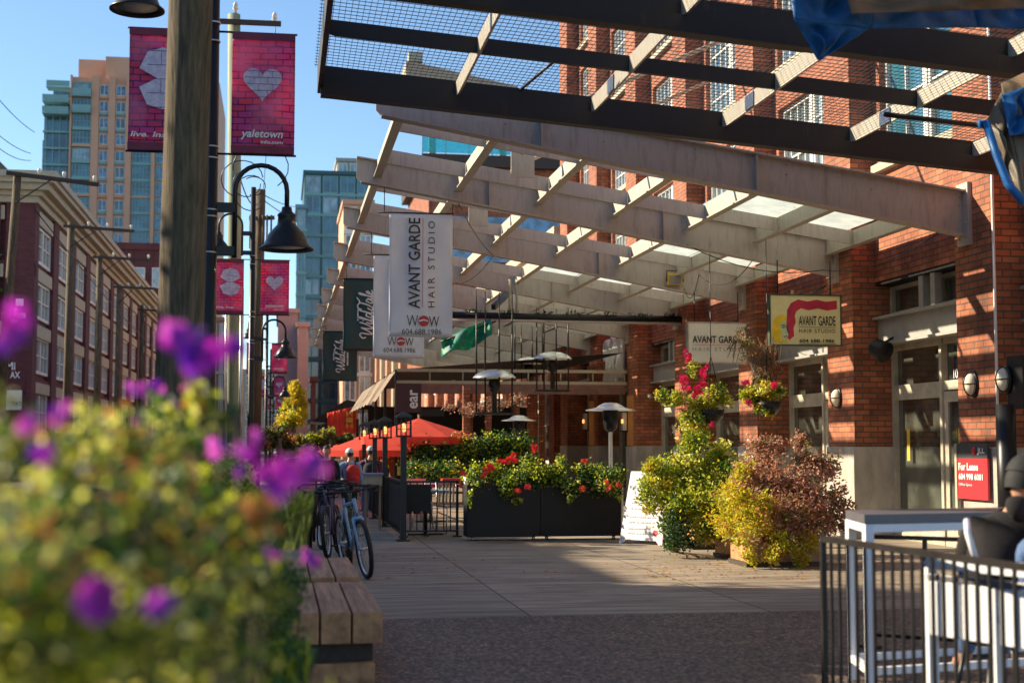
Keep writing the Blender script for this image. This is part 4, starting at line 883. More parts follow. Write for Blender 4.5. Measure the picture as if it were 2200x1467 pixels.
p = aY(1450, 600, 27.3); t = thing('work_light', 'yellow framed work light clamped on the canopy beam', 'work light', p)
m = MB(); M_ = Matrix.Rotation(.35, 3, 'X'); m.cbox(p, .3, .07, .22, M_); part('body', m, YEL, t); m = MB(); m.cbox(V(p) + V((0, -.045, -.02)), .24, .02, .15, M_); part('lens', m, GLASSG, t)
m = MB(); m.tube([V(p) + V((-.17, 0, -.05)), V(p) + V((-.17, 0, .17)), V(p) + V((.17, 0, .17)), V(p) + V((.17, 0, -.05))], .012, 5); part('handle', m, BLACK, t)
# hanging pipe bundle with garland
Yp = 31.9; A = aY(962, 676, Yp); B = aY(1476, 686, Yp); t = thing('garland_pipe', 'long black wrapped pipe hung across under the canopy with dark garland', 'pipe', (A.x, Yp, A.z))
m = MB(); m.tube([A, A.lerp(B, .5) + V((0, 0, -.01)), B], .075, 10); part('black_pipe', m, BLACK, t); m = MB(); m.tube([A + V((0, -.02, -.11)), B + V((0, -.02, -.11))], .03, 8); part('steel_tube', m, CANOPY, t)
m = MB(); foliage(m, [(A.lerp(B, .1 + .14 * k) + V((0, -.03, .07)), (.34, .05, .05)) for k in range(7)], 700, .05, [1, 1], .5); part('garland', m, [L_DG, BLACK], t)
for px in (1110, 1095): m = MB(); q = aY(px, 600, Yp); m.tube([(q.x, Yp, q.z), (q.x, Yp, A.z)], .028, 8); part('hanger_tube', m, CREAM, t)
m = MB(); q0, q1 = aY(1060, 660, 31.7), aY(1090, 632, 33); m.beam(q0, q1, .1, .12); part('strut', m, BLACK, t)
m = MB(); gA = aY(950, 742, 30); gB = aY(1055, 700, 30)
m.grid(lambda u, v: gA.lerp(gB, u) + V((0, .12 * math.sin(9 * u + 3 * v), .16 - .42 * v + .06 * math.sin(8 * u) * v)), 24, 8)
o = solo('green_cloth', m, [mat('green_painted_cloth', (.02, .42, .2), .5, trans=.4, col2=(.01, .12, .16), scale=5)], 'bright green cloth hanging slanted under the canopy', 'cloth'); o.modifiers.new('s', 'SOLIDIFY').thickness = .004
m = MB(); q0, q1 = aY(940, 760, 30.05), aY(1140, 680, 30.05); m.tube([aY(946, 735, 30.02), aY(1065, 690, 30.02)], .02, 6); o_ = m; solo('green_cloth_rail', m, BLACK, 'thin black rail carrying the slanted green cloth', 'rail')

# ================================================================ HEATERS
def heater(label):
    t = thing('patio_heater', label, 'patio heater', (0, 0, 0), 'free standing patio heaters')
    for nm, pr, mm in (('base', [(0, 0), (.23, 0), (.23, .03), (.21, .05), (.21, .8), (.19, .84), (0, .85)], SILVER), ('pole', [(.035, .84), (.035, 1.75)], SILVER), ('burner', [(.05, 1.72), (.11, 1.78), (.13, 1.9), (.14, 2.08), (.1, 2.1), (0, 2.1)], BLACK),
                        ('reflector', [(.43, 2.08), (.42, 2.095), (.25, 2.13), (.2, 2.17), (.12, 2.21), (0, 2.22), (0, 2.2), (.2, 2.15), (.43, 2.08)], SILVER)):
        m = MB(); m.lathe(pr, n=24); part(nm, m, mm, t)
    return t
h = heater('larger stainless patio heater in front of the painted sunlit patches by the entrance'); q = aD(1312, 960, 24.2); place(h, (q.x, q.y, 0)); q = aD(1115, 960, 34.5); dup(h, (q.x, q.y, 0), 0, 'smaller farther stainless patio heater behind the planters')
def hheater(px, py, Y, label, s=1):
    c = aY(px, py, Y); t = thing('hanging_heater', label, 'hanging heater', c, 'heaters hung on black rods under the canopy')
    m = MB(); m.lathe([(.46 * s, -.04), (.45 * s, -.02), (.36 * s, .06), (.2 * s, .12), (0, .14), (0, .12), (.2 * s, .1), (.46 * s, -.04)], c, 24); part('reflector', m, SILVER, t)
    m = MB(); m.lathe([(0, -.06), (.1, -.06), (.13, -.16), (.12, -.3), (.06, -.34), (.055, -.75), (0, -.75)], c, 12); part('burner', m, BLACK, t)
    for dx, dy in ((-.38, 0), (.38, 0), (-.15, .3), (.15, .3)):
        m = MB(); m.tube([(c.x + dx, c.y + dy, c.z - .75), (c.x + dx, c.y + dy, c.z + .35), (c.x + dx, c.y + dy, 4.75)], [.02, .02, .01], 6); part('rod', m, BLACK, t)
    m = MB(); m.box(c.x - .42, c.x + .42, c.y - .03, c.y + .33, c.z - .8, c.z - .76); part('shelf', m, BLACK, t)
hheater(1187, 768, 33, 'hanging heater with pale dome nearest the brick wall'); hheater(1062, 808, 29.5, 'lowest hanging heater with wide domed reflector'); hheater(1136, 778, 38, 'hanging heater half hidden between its two neighbours', .9)

# ================================================================ PATIO: PLANTERS, LANTERNS, FENCES
pl = thing('planter_box', 'left black planter box overflowing with geraniums at the patio edge', 'planter', (0, 0, 0), 'black patio planters')
W1 = 1.17; m = MB(); m.box(0, W1, 0, .45, .06, .88); part('box', m, BLACKP, pl, bevel=.01)
m = MB(); m.box(.03, W1 - .03, .03, .42, .86, .9); part('soil', m, BEDM, pl)
for X in (.1, W1 - .1): m = MB(); m.lathe([(0, -.02), (.035, -.02), (.035, .02), (0, .02)], (X, .08, .036), 12, Matrix.Rotation(math.pi / 2, 3, 'Y')); part('castor', m, SILVER, pl)
c0 = aZ(1003, 1158, .03); place(pl, (c0.x, c0.y, 0)); c1 = aZ(1166, 1158, .03); p2 = dup(pl, (c1.x, c0.y, 0), 0, 'right black planter box with trailing geraniums beside the A-frame sign'); p2.scale = (1.12, 1, 1)
def bl(px, py, d, r, ry=None, rz=None): c = aD(px, py, d); k = d / FPX; return (c, (r * k, (ry or r) * k, (rz or r) * k))
for lab, blobs, seed, tr in (('geraniums with many red flower heads filling the left black planter', [bl(1020, 1022, 22.6, 26), bl(1055, 1015, 22.7, 28), bl(1098, 1022, 22.6, 30), bl(1145, 1012, 22.7, 30), bl(1030, 1038, 22.4, 20), bl(1090, 1045, 22.3, 22), bl(1110, 1075, 22.15, 14, 5), bl(1010, 1070, 22.2, 9, 5, 20), bl(1150, 1030, 22.5, 25)], 3, 0),
                           ('yellow green leafy plants with red blooms filling the right black planter', [bl(1190, 1030, 22.6, 28), bl(1205, 1000, 22.7, 14, 14, 28), bl(1250, 1015, 22.6, 20, 20, 30), bl(1280, 1020, 22.6, 26), bl(1320, 1025, 22.6, 26), bl(1225, 1045, 22.4, 22), bl(1225, 1075, 22.15, 12, 5, 14), bl(1330, 1060, 22.2, 10, 5, 22), bl(1305, 1040, 22.4, 30)], 4, 1)):
    t = thing('geranium_plants', lab, 'plants', blobs[0][0]); m = MB(); foliage(m, blobs, 4200, .05, [3, 3, 2, 1], .3, asp=.75, lump=5); part('leaves', m, [L_YG, L_G, L_DG, L_LT] if tr else [L_YG, L_G, L_DG, L_LT], t)
    for px, py in ([(1050, 1000), (1057, 1004), (1045, 1008), (1094, 985), (1102, 978), (1088, 992), (1105, 988), (1148, 960), (1150, 968), (1134, 1046), (995, 1015), (1040, 1020), (1112, 1052), (1075, 990)] if not tr else [(1250, 1050), (1303, 1035), (1330, 1040), (1256, 992), (1308, 1048)]):
        m = MB()
        for k in range(7): flower(m, aD(px + U(-5, 5), py + U(-4, 4), 22.1 + U(0, .1)), .034, 0)
        part('flower_head', m, FL_R if not tr else leafm('scarlet_petal', (.8, .09, .03), .3), t)
    m = MB()
    for b_ in blobs[:5]: m.tube([(b_[0].x, b_[0].y + .1, .88), b_[0]], .008, 4)
    part('stems', m, STEMG, t)

def lantern_post(label):
    t = thing('lantern_post', label, 'lantern post', (0, 0, 0), 'black lantern posts of the patio fence')
    m = MB(); m.box(-.045, .045, -.045, .045, 0, 1.62); m.box(-.1, .1, -.1, .1, 0, .02); part('post', m, BLACK, t)
    m = MB(); m.box(-.12, .12, -.12, .12, 1.62, 1.65); m.box(-.12, .12, -.12, .12, 1.93, 1.95); m.add([(-.13, -.13, 1.95), (.13, -.13, 1.95), (.13, .13, 1.95), (-.13, .13, 1.95), (0, 0, 2.03)], [(0, 1, 4), (1, 2, 4), (2, 3, 4), (3, 0, 4)])
    for sx in (-.11, -.037, .037, .11):
        for sy in (-.11, .11): m.box(sx - .006, sx + .006, sy - .006, sy + .006, 1.65, 1.93)
    for sy in (-.037, .037):
        for sx in (-.11, .11): m.box(sx - .006, sx + .006, sy - .006, sy + .006, 1.65, 1.93)
    for zz in (1.74, 1.84): m.box(-.112, .112, -.115, -.107, zz, zz + .01); m.box(-.112, .112, .107, .115, zz, zz + .01); m.box(-.115, -.107, -.112, .112, zz, zz + .01); m.box(.107, .115, -.112, .112, zz, zz + .01)
    part('lantern_cage', m, BLACK, t); m = MB(); m.lathe([(0, 1.7), (.03, 1.71), (.038, 1.75), (.03, 1.82), (0, 1.85)], n=12); part('glowing_bulb', m, WARM, t); return t
lan = lantern_post('nearest and tallest lantern post at the patio corner'); LP = [aZ(866, 1162, 0)]; place(lan, LP[0])
LX0 = LP[0].x
for px, lab in ((828, 'second lantern post from the patio corner'), (806, 'third lantern post, close behind the second'), (783, 'farthest lantern post beside the cream host stand')):
    u = (px - CXP) / FPX; ang = math.atan(u / 1) + YAW; Y = LX0 / math.tan(ang); LP.append(V((LX0, Y, 0))); dup(lan, (LX0, Y, 0), 0, lab)
def railing(name, label, P0, P1, h=1.0, sp=.12, mt=BLACK, r=.009, posts=True, group=None, low=.1, pr=.02):
    P0 = V(P0); P1 = V(P1); t = thing(name, label, 'fence', P0, group); L = (P1 - P0).length; d = (P1 - P0) / L
    m = MB(); m.beam(P0 + V((0, 0, h)), P1 + V((0, 0, h)), .04, .03); part('top_rail', m, mt, t); m = MB(); m.beam(P0 + V((0, 0, low)), P1 + V((0, 0, low)), .03, .025); part('bottom_rail', m, mt, t)
    n = int(L / sp)
    for i in range(1, n):
        m = MB(); q = P0 + d * L * i / n; m.beam(q + V((0, 0, low)), q + V((0, 0, h - .01)), r * 2, r * 2, d); part('bar', m, mt, t)
    for q in (P0, P1): m = MB(); m.beam(q, q + V((0, 0, h + .02)), pr * 2, pr * 2, d); m.cbox(q + V((0, 0, .012)), .14, .14, .024); part('post', m, mt, t)
    return t
f = railing('patio_fence', 'black patio fence running back between the lantern posts', LP[0] + V((0, .1, 0)), (LX0, LP[3].y - .1, 0), .92, .13)
m = MB(); m.box(LX0 - .03, LX0 - .025, LP[0].y + .2, LP[0].y + 2.6, .2, .86); part('dark_screen', m, BLACKP, f)
railing('patio_fence', 'black patio fence between corner lantern post and left planter', LP[0] + V((.08, .9, 0)), (c0.x - .02, LP[0].y + .9, 0), .9, .11)
m = MB(); q = LP[0]; m.box(q.x + .06, q.x + .5, q.y + .75, q.y + .78, .42, .86); solo('screen_panel', m, BLACKP, 'dark slatted screen panel hung on the fence right of the corner lantern post', 'panel')

# ================================================================ UMBRELLAS, AWNINGS, FURNITURE
def umbrella(px, py, Y, rx, drop, label):
    c = aY(px, py, Y); t = thing('umbrella', label, 'umbrella', (c.x, c.y, 0), 'red market umbrellas')
    m = MB(); n = 8; R_ = rx; vs = [V(c)]
    for k in range(n): a_ = 2 * math.pi * (k + .5) / n; vs.append(V((c.x + R_ * math.cos(a_), c.y + R_ * math.sin(a_), c.z - drop)))
    for k in range(n): a_ = 2 * math.pi * (k + .5) / n; vs.append(V((c.x + R_ * math.cos(a_), c.y + R_ * math.sin(a_), c.z - drop - .16)))
    m.add(vs, [(0, 1 + k, 1 + (k + 1) % n) for k in range(n)] + [(1 + k, 9 + k, 9 + (k + 1) % n, 1 + (k + 1) % n) for k in range(n)]); part('canopy', m, UMBR, t)
    for k in range(n): m = MB(); m.tube([vs[0] - V((0, 0, .03)), vs[1 + k] - V((0, 0, .03))], .01, 5); part('rib', m, PALEWOOD, t)
    m = MB(); m.tube([(c.x, c.y, 0), (c.x, c.y, c.z + .08)], .025, 8); part('pole', m, PALEWOOD, t); m = MB(); m.lathe([(0, 0), (.3, 0), (.3, .06), (.05, .1), (0, .1)], (c.x, c.y, 0), 16); part('base', m, BLACK, t)
umbrella(900, 898, 31.5, 1.35, .42, 'nearest large red umbrella over the patio tables'); umbrella(812, 925, 37, 1.45, .5, 'second red umbrella, lower and behind the lantern posts')
umbrella(775, 936, 46, 1.5, .5, 'third red umbrella farthest down the pavement')
# dark restaurant awning
t = thing('patio_awning', 'dark restaurant awning frame with scalloped edge behind the red umbrellas', 'awning', (5, 42, 0))
Ya, Yb = 37, 52; xl = aY(852, 800, Ya).x; zt = aY(852, 793, Ya).z; zf = aY(852, 817, Ya).z
def strip(z0, z1, y0, y1, x0, x1, m): m.box(x0, x1, y0, y1, z0, z1)
m = MB(); m.box(xl, 9.15, Ya, Ya + .08, zt - .06, zt + .02); part('front_beam', m, CREAM, t); m = MB(); m.box(xl, 9.15, Ya, Ya + .1, zf - .08, zf); part('lower_beam', m, CREAM, t)
m = MB(); m.box(xl, 9.1, Ya - .02, Ya + .02, zf - .34, zf - .08); part('valance', m, mat('brown_valance', (.2, .1, .08), .8), t)
m = MB(); m.grid(lambda u, v: V((xl + (9.1 - xl) * v, Ya + .1 + (Yb - Ya) * u, zt + .0 + .5 * v)), 8, 4); part('roof_cloth', m, mat('charcoal_cloth', (.035, .03, .03), .9), t)
m = MB()
z_ = lambda u, v: zt - .02 - .75 * v - .05 * abs(math.sin(u * 28))*v
m.grid(lambda u, v: V((xl - .5 * v, Ya + .1 + (Yb - Ya) * u, z_(u, v))), 120, 6); o = part('side_curtain', m, mat('beige_stripe_cloth', (.5, .38, .27), .8, trans=.3, col2=(.16, .12, .1), scale=1, stretch=(.1, 5, .1)), t)
for k in range(8): X = xl + (9.1 - xl) * k / 7; m = MB(); m.tube([(X, Ya + .04, zf), (X, Ya + .04, zt)], .02, 6); part('frame_upright', m, CREAM, t)
for k in range(5): X = xl + (9.1 - xl) * k / 4; m = MB(); m.tube([(X, Ya + .1, zf), (min(9, X + 1.2), Yb, zt + .3)], .03, 6); part('rafter_tube', m, CREAM, t)
for Y in (Ya + .05, Ya + 4, Ya + 8, Yb): m = MB(); m.box(xl - .04, xl + .04, Y - .04, Y + .04, 0, zt); part('post', m, BLACK, t)
for k, px in enumerate((1002, 1050, 1110, 1140, 1165, 1010)):
    q = aY(px, 900, 36 + k); m = MB(); m.box(q.x - .08, q.x + .08, q.y, q.y + .16, 0, 3.0); part('brick_post', m, BRICK, t)
m = MB(); q0 = aY(865, 850, Ya + 6); m.box(xl + .2, 9.1, Yb + .2, Yb + .4, 0, 2.9); part('dark_back_wall', m, BLACKP, t)
# dead vine along the eave + string lights
m = MB(); foliage(m, [bl(1010, 880, 35, 30, 30, 12), bl(1060, 868, 35.5, 40, 30, 12), bl(1110, 862, 36, 30, 30, 9), bl(970, 875, 34.5, 20, 10, 8)], 1500, .06, [2, 2, 1], .5); solo('dry_vine', m, [L_BR, L_PK, STEM], 'dry brown vine draped along the dark awning eave', 'vine')
# hanging black sign with 'ear'
a = aY(850, 832, 35); b = aY(905, 886, 35); t = thing('hanging_sign', 'small dark maroon sign with three upright pale letters under the awning', 'sign', (a.x, 35, b.z))
m = MB(); m.box(a.x, b.x, 35, 35.04, b.z, a.z + .1); part('sign_face', m, mat('dark_maroon', (.05, .012, .02), .5), t); text('lettering', 'ear', (a.x + (b.x - a.x) * .55, 34.99, b.z + .1), Z3, (-1, 0, 0), (a.z - b.z) * .75, .2, INKW, t, bold=.02)
m = MB(); a = aY(905, 878, 36); b = aY(955, 894, 36); m.box(a.x, b.x, 36, 36.03, b.z, a.z); s_ = solo('name_board', m, BLACKP, 'thin black name board above the nearest red umbrella', 'sign')
# red banner and black roof beyond
t = thing('market_canopy', 'black gabled canopy over a red cloth wall with yellow characters', 'canopy', aY(735, 900, 52)); Y = 52
m = MB(); a, b, c_, d_ = aY(668, 905, Y), aY(745, 858, Y), aY(800, 872, Y), aY(700, 905, Y); m.prism([(a.x, a.z), (d_.x, d_.z - .05), (b.x, b.z - .3), (c_.x, c_.z - .15), (c_.x, c_.z), (b.x, b.z)], (0, Y, 0), X3, Z3, 6); part('black_roof', m, BLACKP, t)
m = MB(); a, b = aY(703, 872, Y), aY(765, 930, Y); m.grid(lambda u, v: V((a.x + (b.x - a.x) * u, Y - .1 + .05 * math.sin(30 * u), a.z - .25 * (1 - u) - (a.z - b.z) * v)), 40, 4); part('red_cloth', m, UMBR, t)
for k, ch in enumerate('HIH'): q = aY(743, 884 + k * 13, Y); text('lettering', ch, (q.x, Y - .2, q.z), X3, Z3, .24, .17, YEL, t, bold=.04)
for px in (703, 768): q = aY(px, 900, Y); m = MB(); m.box(q.x - .05, q.x + .05, Y, Y + .1, 0, q.z); part('post', m, BLACK, t)

# patio furniture
def chair(label):
    t = thing('patio_chair', label, 'chair', (0, 0, 0), 'patio chairs inside the fence'); mm = SILVER
    for x_, y_ in ((-.2, -.2), (.2, -.2)): m = MB(); m.tube([(x_, y_, 0), (x_ * .9, y_, .45)], .014, 6); part('leg', m, mm, t)
    for x_ in (-.2, .2): m = MB(); m.tube([(x_, .24, 0), (x_ * .95, .18, .45), (x_ * .95, .26, .88)], .014, 6); part('leg', m, mm, t)
    m = MB(); m.box(-.21, .21, -.21, .2, .44, .47); part('seat', m, mm, t)
    m = MB()
    for k in range(5): m.box(-.15 + k * .065, -.12 + k * .065, .22, .245, .5, .84)
    m.box(-.19, .19, .23, .26, .83, .88); part('backrest', m, mm, t); return t
ch = chair('brushed metal chair right behind the corner lantern fence'); place(ch, (LX0 + 1.0, LP[0].y + 1.9, 0), .3)
for k, (dx, dy, rz, lab) in enumerate(((1.6, 2.4, 2.2, 'metal chair turned sideways by the left planter'), (.6, 3.6, .2, 'metal chair at the second patio table'), (2.6, 3.4, -1.2, 'metal chair behind the left planter'), (1.9, 5.2, 1.5, 'metal chair deep in the patio under the umbrella'), (.7, 6.2, 3, 'metal chair near the third lantern post'))): dup(ch, (LX0 + dx, LP[0].y + dy, 0), rz, lab)
def table(label):
    t = thing('patio_table', label, 'table', (0, 0, 0), 'patio tables inside the fence'); m = MB(); m.box(-.35, .35, -.35, .35, .72, .75); part('table_top', m, mat('pale_blue_top', (.2, .3, .42), .3), t)
    m = MB(); m.tube([(0, 0, .02), (0, 0, .72)], .03, 8); part('pedestal', m, BLACK, t); m = MB(); m.box(-.3, .3, -.03, .03, 0, .03); m.box(-.03, .03, -.3, .3, .003, .033); part('foot', m, BLACK, t); return t
tb = table('square patio table right behind the corner fence'); place(tb, (LX0 + .5, LP[0].y + 1.45, 0))
dup(tb, (LX0 + 1.7, LP[0].y + 3.2, 0), .1, 'square patio table behind the left planter'); dup(tb, (LX0 + 1.0, LP[0].y + 5.4, 0), .1, 'square patio table under the nearest red umbrella')
m = MB(); q = aY(985, 1030, 25.5); m.box(q.x - .55, q.x + .05, 25.4, 25.8, .74, .8); m.box(q.x - .3, q.x + .04, 25.42, 25.7, .8, .9); solo('red_serving_tray', m, RED, 'red tray lying on a patio table left of the planters', 'tray')
# host stand
a = aY(783, 1020, 25.2); b = aY(821, 1043, 25.2); t = thing('host_stand', 'cream host stand box with open menu beside the lantern posts', 'host stand', (a.x, 25.2, 0))
m = MB(); m.box(a.x, b.x, 25.2, 25.6, b.z, a.z); part('box', m, CREAM, t); m = MB(); m.box(a.x - .02, b.x + .02, 25.15, 25.62, a.z, a.z + .03); part('menu_top', m, mat('blue_menu', (.1, .2, .4), .3), t)
for X in (a.x + .03, b.x - .03): m = MB(); m.box(X - .02, X + .02, 25.3, 25.34, 0, b.z); part('leg', m, PALEWOOD, t)
m = MB(); q = aY(858, 1011, 22.5); m.box(q.x - .04, q.x + .04, 22.4, 22.41, q.z - .07, q.z + .07); solo('yellow_notice', m, YEL, 'small yellow notice hung left of the corner lantern post', 'notice')
# A-frame sign
q0 = aZ(1330, 1166, 0); t = thing('sandwich_board', 'white A-frame pavement sign between planters and yellow bush', 'sign', q0)
rz = Matrix.Rotation(-.88, 3, 'Z'); ex = rz @ V((1, 0, 0)); back = rz @ V((0, 1, 0))
eyv = (V((0, 0, 1)) + back * .22).normalized(); W = .8; O = q0
m = MB(); m.prism([(0, 0), (.06, 0), (.12, .06), (W - .12, .06), (W - .06, 0), (W, 0), (W - .06, 1.12), (.06, 1.12)], O, ex, eyv, .035); part('front_board', m, WHITEP, t)
O2 = O + back * .5; m = MB(); m.prism([(0, 0), (W, 0), (W - .06, 1.1), (.06, 1.1)], O2, ex, (V((0, 0, 1)) - back * .22).normalized(), .03); part('rear_board', m, WHITEP, t)
PALEINK = mat('pale_grey_ink', (.5, .5, .52), .6)
for k, (hh, w_) in enumerate(((.62, .4), (.53, .46), (.4, .5), (.32, .5), (.22, .34), (.15, .38))): dashes(t, O + ex * .14 + eyv * hh + ex.cross(eyv) * .004, ex, eyv, w_, 7 if k % 2 else 11, .022, PALEINK)
m = MB(); cn = O + ex * (W - .15) + eyv * .18; nn = ex.cross(eyv); m.prism([(.045 * math.cos(i * .5236), .045 * math.sin(i * .5236)) for i in range(12)], cn + nn * .005, ex, eyv, .003); part('red_roundel', m, INKR, t)

# ================================================================ PLANTS
def shrub(name, label, blobs, n, size, mats, wts, base, asp=.5, clump=.22, cat='shrub', spread=None, flowers=None, stems=10, fm=FL_K, fr=.05):
    t = thing(name, label, cat, base); m = MB(); foliage(m, blobs, n, size, wts, clump, spread, asp); part('leaves', m, mats, t)
    m = MB(); B_ = V(base)
    for k in range(stems):
        c = random.choice(blobs); e = V(c[0]) + V((U(-1, 1) * c[1][0], U(-1, 1) * c[1][1], U(-.5, 1) * c[1][2])) * .7; mid = B_.lerp(e, .5) + V((U(-.06, .06), U(-.06, .06), .05)); m.tube([B_ + V((U(-.05, .05), U(-.05, .05), 0)), mid, e], [.014, .01, .004], 5)
    part('stems', m, STEM, t)
    if flowers:
        m = MB()
        for px, py, d, k in flowers:
            for j in range(k): flower(m, aD(px + U(-9, 9), py + U(-9, 9), d + U(-.1, .05)), fr)
        part('flowers', m, fm, t)
    return t
q = aZ(1500, 1180, 0)
shrub('yellow_green_shrub', 'tall yellow green bushy shrub spilling from planter left of the bronze bush', [bl(1440, 1030, 19.8, 52), bl(1500, 1005, 19.9, 60), bl(1545, 1050, 19.6, 56), bl(1490, 1075, 19.4, 60), bl(1425, 1075, 19.5, 40), bl(1480, 955, 20, 36), bl(1545, 985, 20, 38), bl(1560, 1110, 19.2, 46), bl(1408, 1000, 19.7, 22), bl(1395, 1090, 19.5, 18), bl(1585, 1010, 19.6, 44), bl(1400, 1045, 19.6, 34), bl(1460, 1110, 19.3, 40), bl(1520, 1140, 19.1, 34), bl(1580, 1080, 19.2, 44)], 17000, .062, [L_YG, L_LT, L_G, L_Y], [5, 2, 3, 1.5], (q.x, q.y, .3), clump=.25, stems=16)
q = aZ(1450, 1185, 0); shrub('dark_trailing_plant', 'low dark green trailing plant on the ground below the yellow green shrub', [bl(1450, 1150, 19.0, 34), bl(1455, 1125, 19.1, 28), bl(1435, 1170, 18.9, 16), bl(1480, 1165, 18.9, 18)], 1800, .05, [L_DG, L_G], [4, 1], (q.x, q.y, 0), clump=.3)
q = aZ(1670, 1205, 0)
shrub('bronze_shrub', 'bronze and pink leaved bush with yellow green skirt in low wooden planter', [bl(1640, 1060, 18.2, 60), bl(1700, 1060, 18.4, 70), bl(1760, 1090, 18.2, 55), bl(1690, 1110, 17.9, 70), bl(1640, 1150, 17.6, 30), bl(1580, 1060, 18.3, 24), bl(1740, 990, 18.7, 32), bl(1720, 950, 18.9, 22), bl(1640, 1000, 18.6, 36), bl(1800, 1065, 18.4, 28), bl(1620, 960, 18.8, 22), bl(1775, 1010, 18.7, 30), bl(1620, 1020, 18.5, 40), bl(1800, 1110, 18.2, 36), bl(1680, 1150, 17.7, 46), bl(1745, 1150, 17.9, 36), bl(1660, 960, 18.8, 26)], 17000, .055, [L_BR, L_PK, L_OL, L_OR], [4, 6, 1.5, 1], (q.x, q.y + .2, .3), clump=.25, stems=20)
shrub('golden_shrub', 'golden yellow low bush hanging over the wooden planter front below the bronze bush', [bl(1620, 1120, 17.5, 42), bl(1680, 1160, 17.4, 34), bl(1590, 1070, 17.8, 36), bl(1740, 1165, 17.5, 26), bl(1600, 1165, 17.4, 22), bl(1640, 1090, 17.6, 30), bl(1570, 1130, 17.9, 26), bl(1600, 1020, 18.2, 24), bl(1660, 1190, 17.3, 24), bl(1572, 1080, 18.3, 40), bl(1560, 1130, 18.3, 34), bl(1590, 1040, 18.6, 30), bl(1720, 1195, 17.35, 22), bl(1610, 1195, 17.3, 20)], 8500, .05, [L_Y, L_YG, L_LT, L_OR], [4, 4, 1, 1], (q.x, q.y, .3), clump=.28)
def wplanter(px0, px1, py, d, h, label):
    a = aZ(px0, py, 0); b = aZ(px1, py, 0); t = thing('wooden_planter', label, 'planter', a, 'low wooden planters by the wall'); n = max(3, int((b.x - a.x) / .13))
    for k in range(n): m = MB(); X = a.x + (b.x - a.x) * k / n; m.box(X + .004, X + (b.x - a.x) / n - .004, a.y, a.y + .03, .06, h + .01 * (k % 2)); part('board', m, PALEWOOD, t)
    m = MB(); m.box(a.x, b.x, a.y + .04, a.y + d, .05, h - .04); part('box', m, BENCHE, t); m = MB(); m.box(a.x - .03, b.x + .03, a.y - .02, a.y + d, 0, .06); part('plinth', m, DARKWOOD, t)
wplanter(1608, 1775, 1218, .7, .3, 'long low wooden planter under the bronze bush'); wplanter(1492, 1560, 1180, .6, .42, 'small wooden planter under the yellow green shrub'); wplanter(1556, 1600, 1200, .4, .26, 'narrow brown wooden planter between the two bushes')
# hanging baskets
def basket(px, py, d, blobs, label, flowers, n, wt):
    c = aD(px, py, d); t = thing('hanging_basket', label, 'hanging basket', c, 'flower baskets hung under the canopy')
    m = MB(); m.lathe([(0, -.2), (.1, -.2), (.18, -.1), (.2, 0), (.18, 0), (0, -.03)], c, 16); part('pot', m, BLACK, t)
    for k in range(3): a_ = 2.1 * k; m = MB(); m.tube([V(c) + V((.19 * math.cos(a_), .19 * math.sin(a_), 0)), V(c) + V((0, 0, .8)), V((c.x, c.y, 4.5))], .006, 4); part('chain', m, BLACK, t)
    m = MB(); foliage(m, blobs, n, .05, wt, .25, None, .6); part('leaves', m, [L_YG, L_LT, L_G, L_Y, L_BR], t)
    for fx, fy, k in flowers:
        m = MB()
        for j in range(k): flower(m, aD(fx + U(-7, 7), fy + U(-7, 7), d - .35 + U(-.05, .1)), .044)
        part('flower_head', m, FL_K, t)
basket(1528, 880, 21.2, [bl(1450, 860, 21.3, 36, 30, 20), bl(1420, 850, 21.4, 14), bl(1510, 865, 21.2, 40, 34, 26), bl(1555, 860, 21.2, 28, 26, 20), bl(1490, 900, 21.1, 30, 24, 26), bl(1510, 930, 21.1, 22), bl(1488, 795, 21.3, 12, 12, 26), bl(1535, 840, 21.2, 22)], 'large flower basket with red blooms below the off-white sign', [(1475, 760, 4), (1475, 775, 3), (1470, 815, 7), (1475, 828, 5), (1509, 805, 6), (1510, 822, 6), (1500, 838, 6), (1495, 845, 4), (1512, 793, 4), (1530, 908, 2)], 4200, [4, 4, 3, 1, .3])
basket(1650, 862, 20.6, [bl(1640, 845, 20.6, 38, 32, 26), bl(1610, 850, 20.6, 20), bl(1672, 840, 20.6, 16), bl(1640, 880, 20.5, 22, 20, 14)], 'smaller round flower basket hanging left of the shop window', [(1602, 823, 3), (1662, 830, 5), (1604, 866, 3)], 2200, [4, 3, 2, 2, .3])
m = MB()
for k in range(46):
    s0 = aD(U(1620, 1660), U(860, 900), 20.7); m.tube([s0, s0 + V((U(-.1, .1), 0, .35)), aD(U(1600, 1680), U(720, 780), 20.7 + U(-.2, .2))], [.008, .006, .003], 4)
m.m = 1; foliage(m, [bl(1645, 770, 20.7, 30, 20, 36), bl(1640, 820, 20.7, 24, 20, 30)], 500, .045, [0, 1, 1], .4)
solo('dry_climber', m, [STEM, L_BR, L_OL], 'dry brown climbing stems rising above the smaller basket', 'climbing plant')
m = MB()
for k in range(26): s0 = aD(U(1575, 1615), U(700, 715), 25.5); m.tube([s0, aD(U(1560, 1640), U(740, 790), 25.4)], .006, 4)
m.m = 1; foliage(m, [bl(1600, 745, 25.3, 20, 12, 36)], 260, .05, [0, 1, 1], .4)
solo('dry_climber', m, [STEM, L_PK, L_OL], 'thin pinkish trailing plant overlapping the off-white sign edge', 'climbing plant')
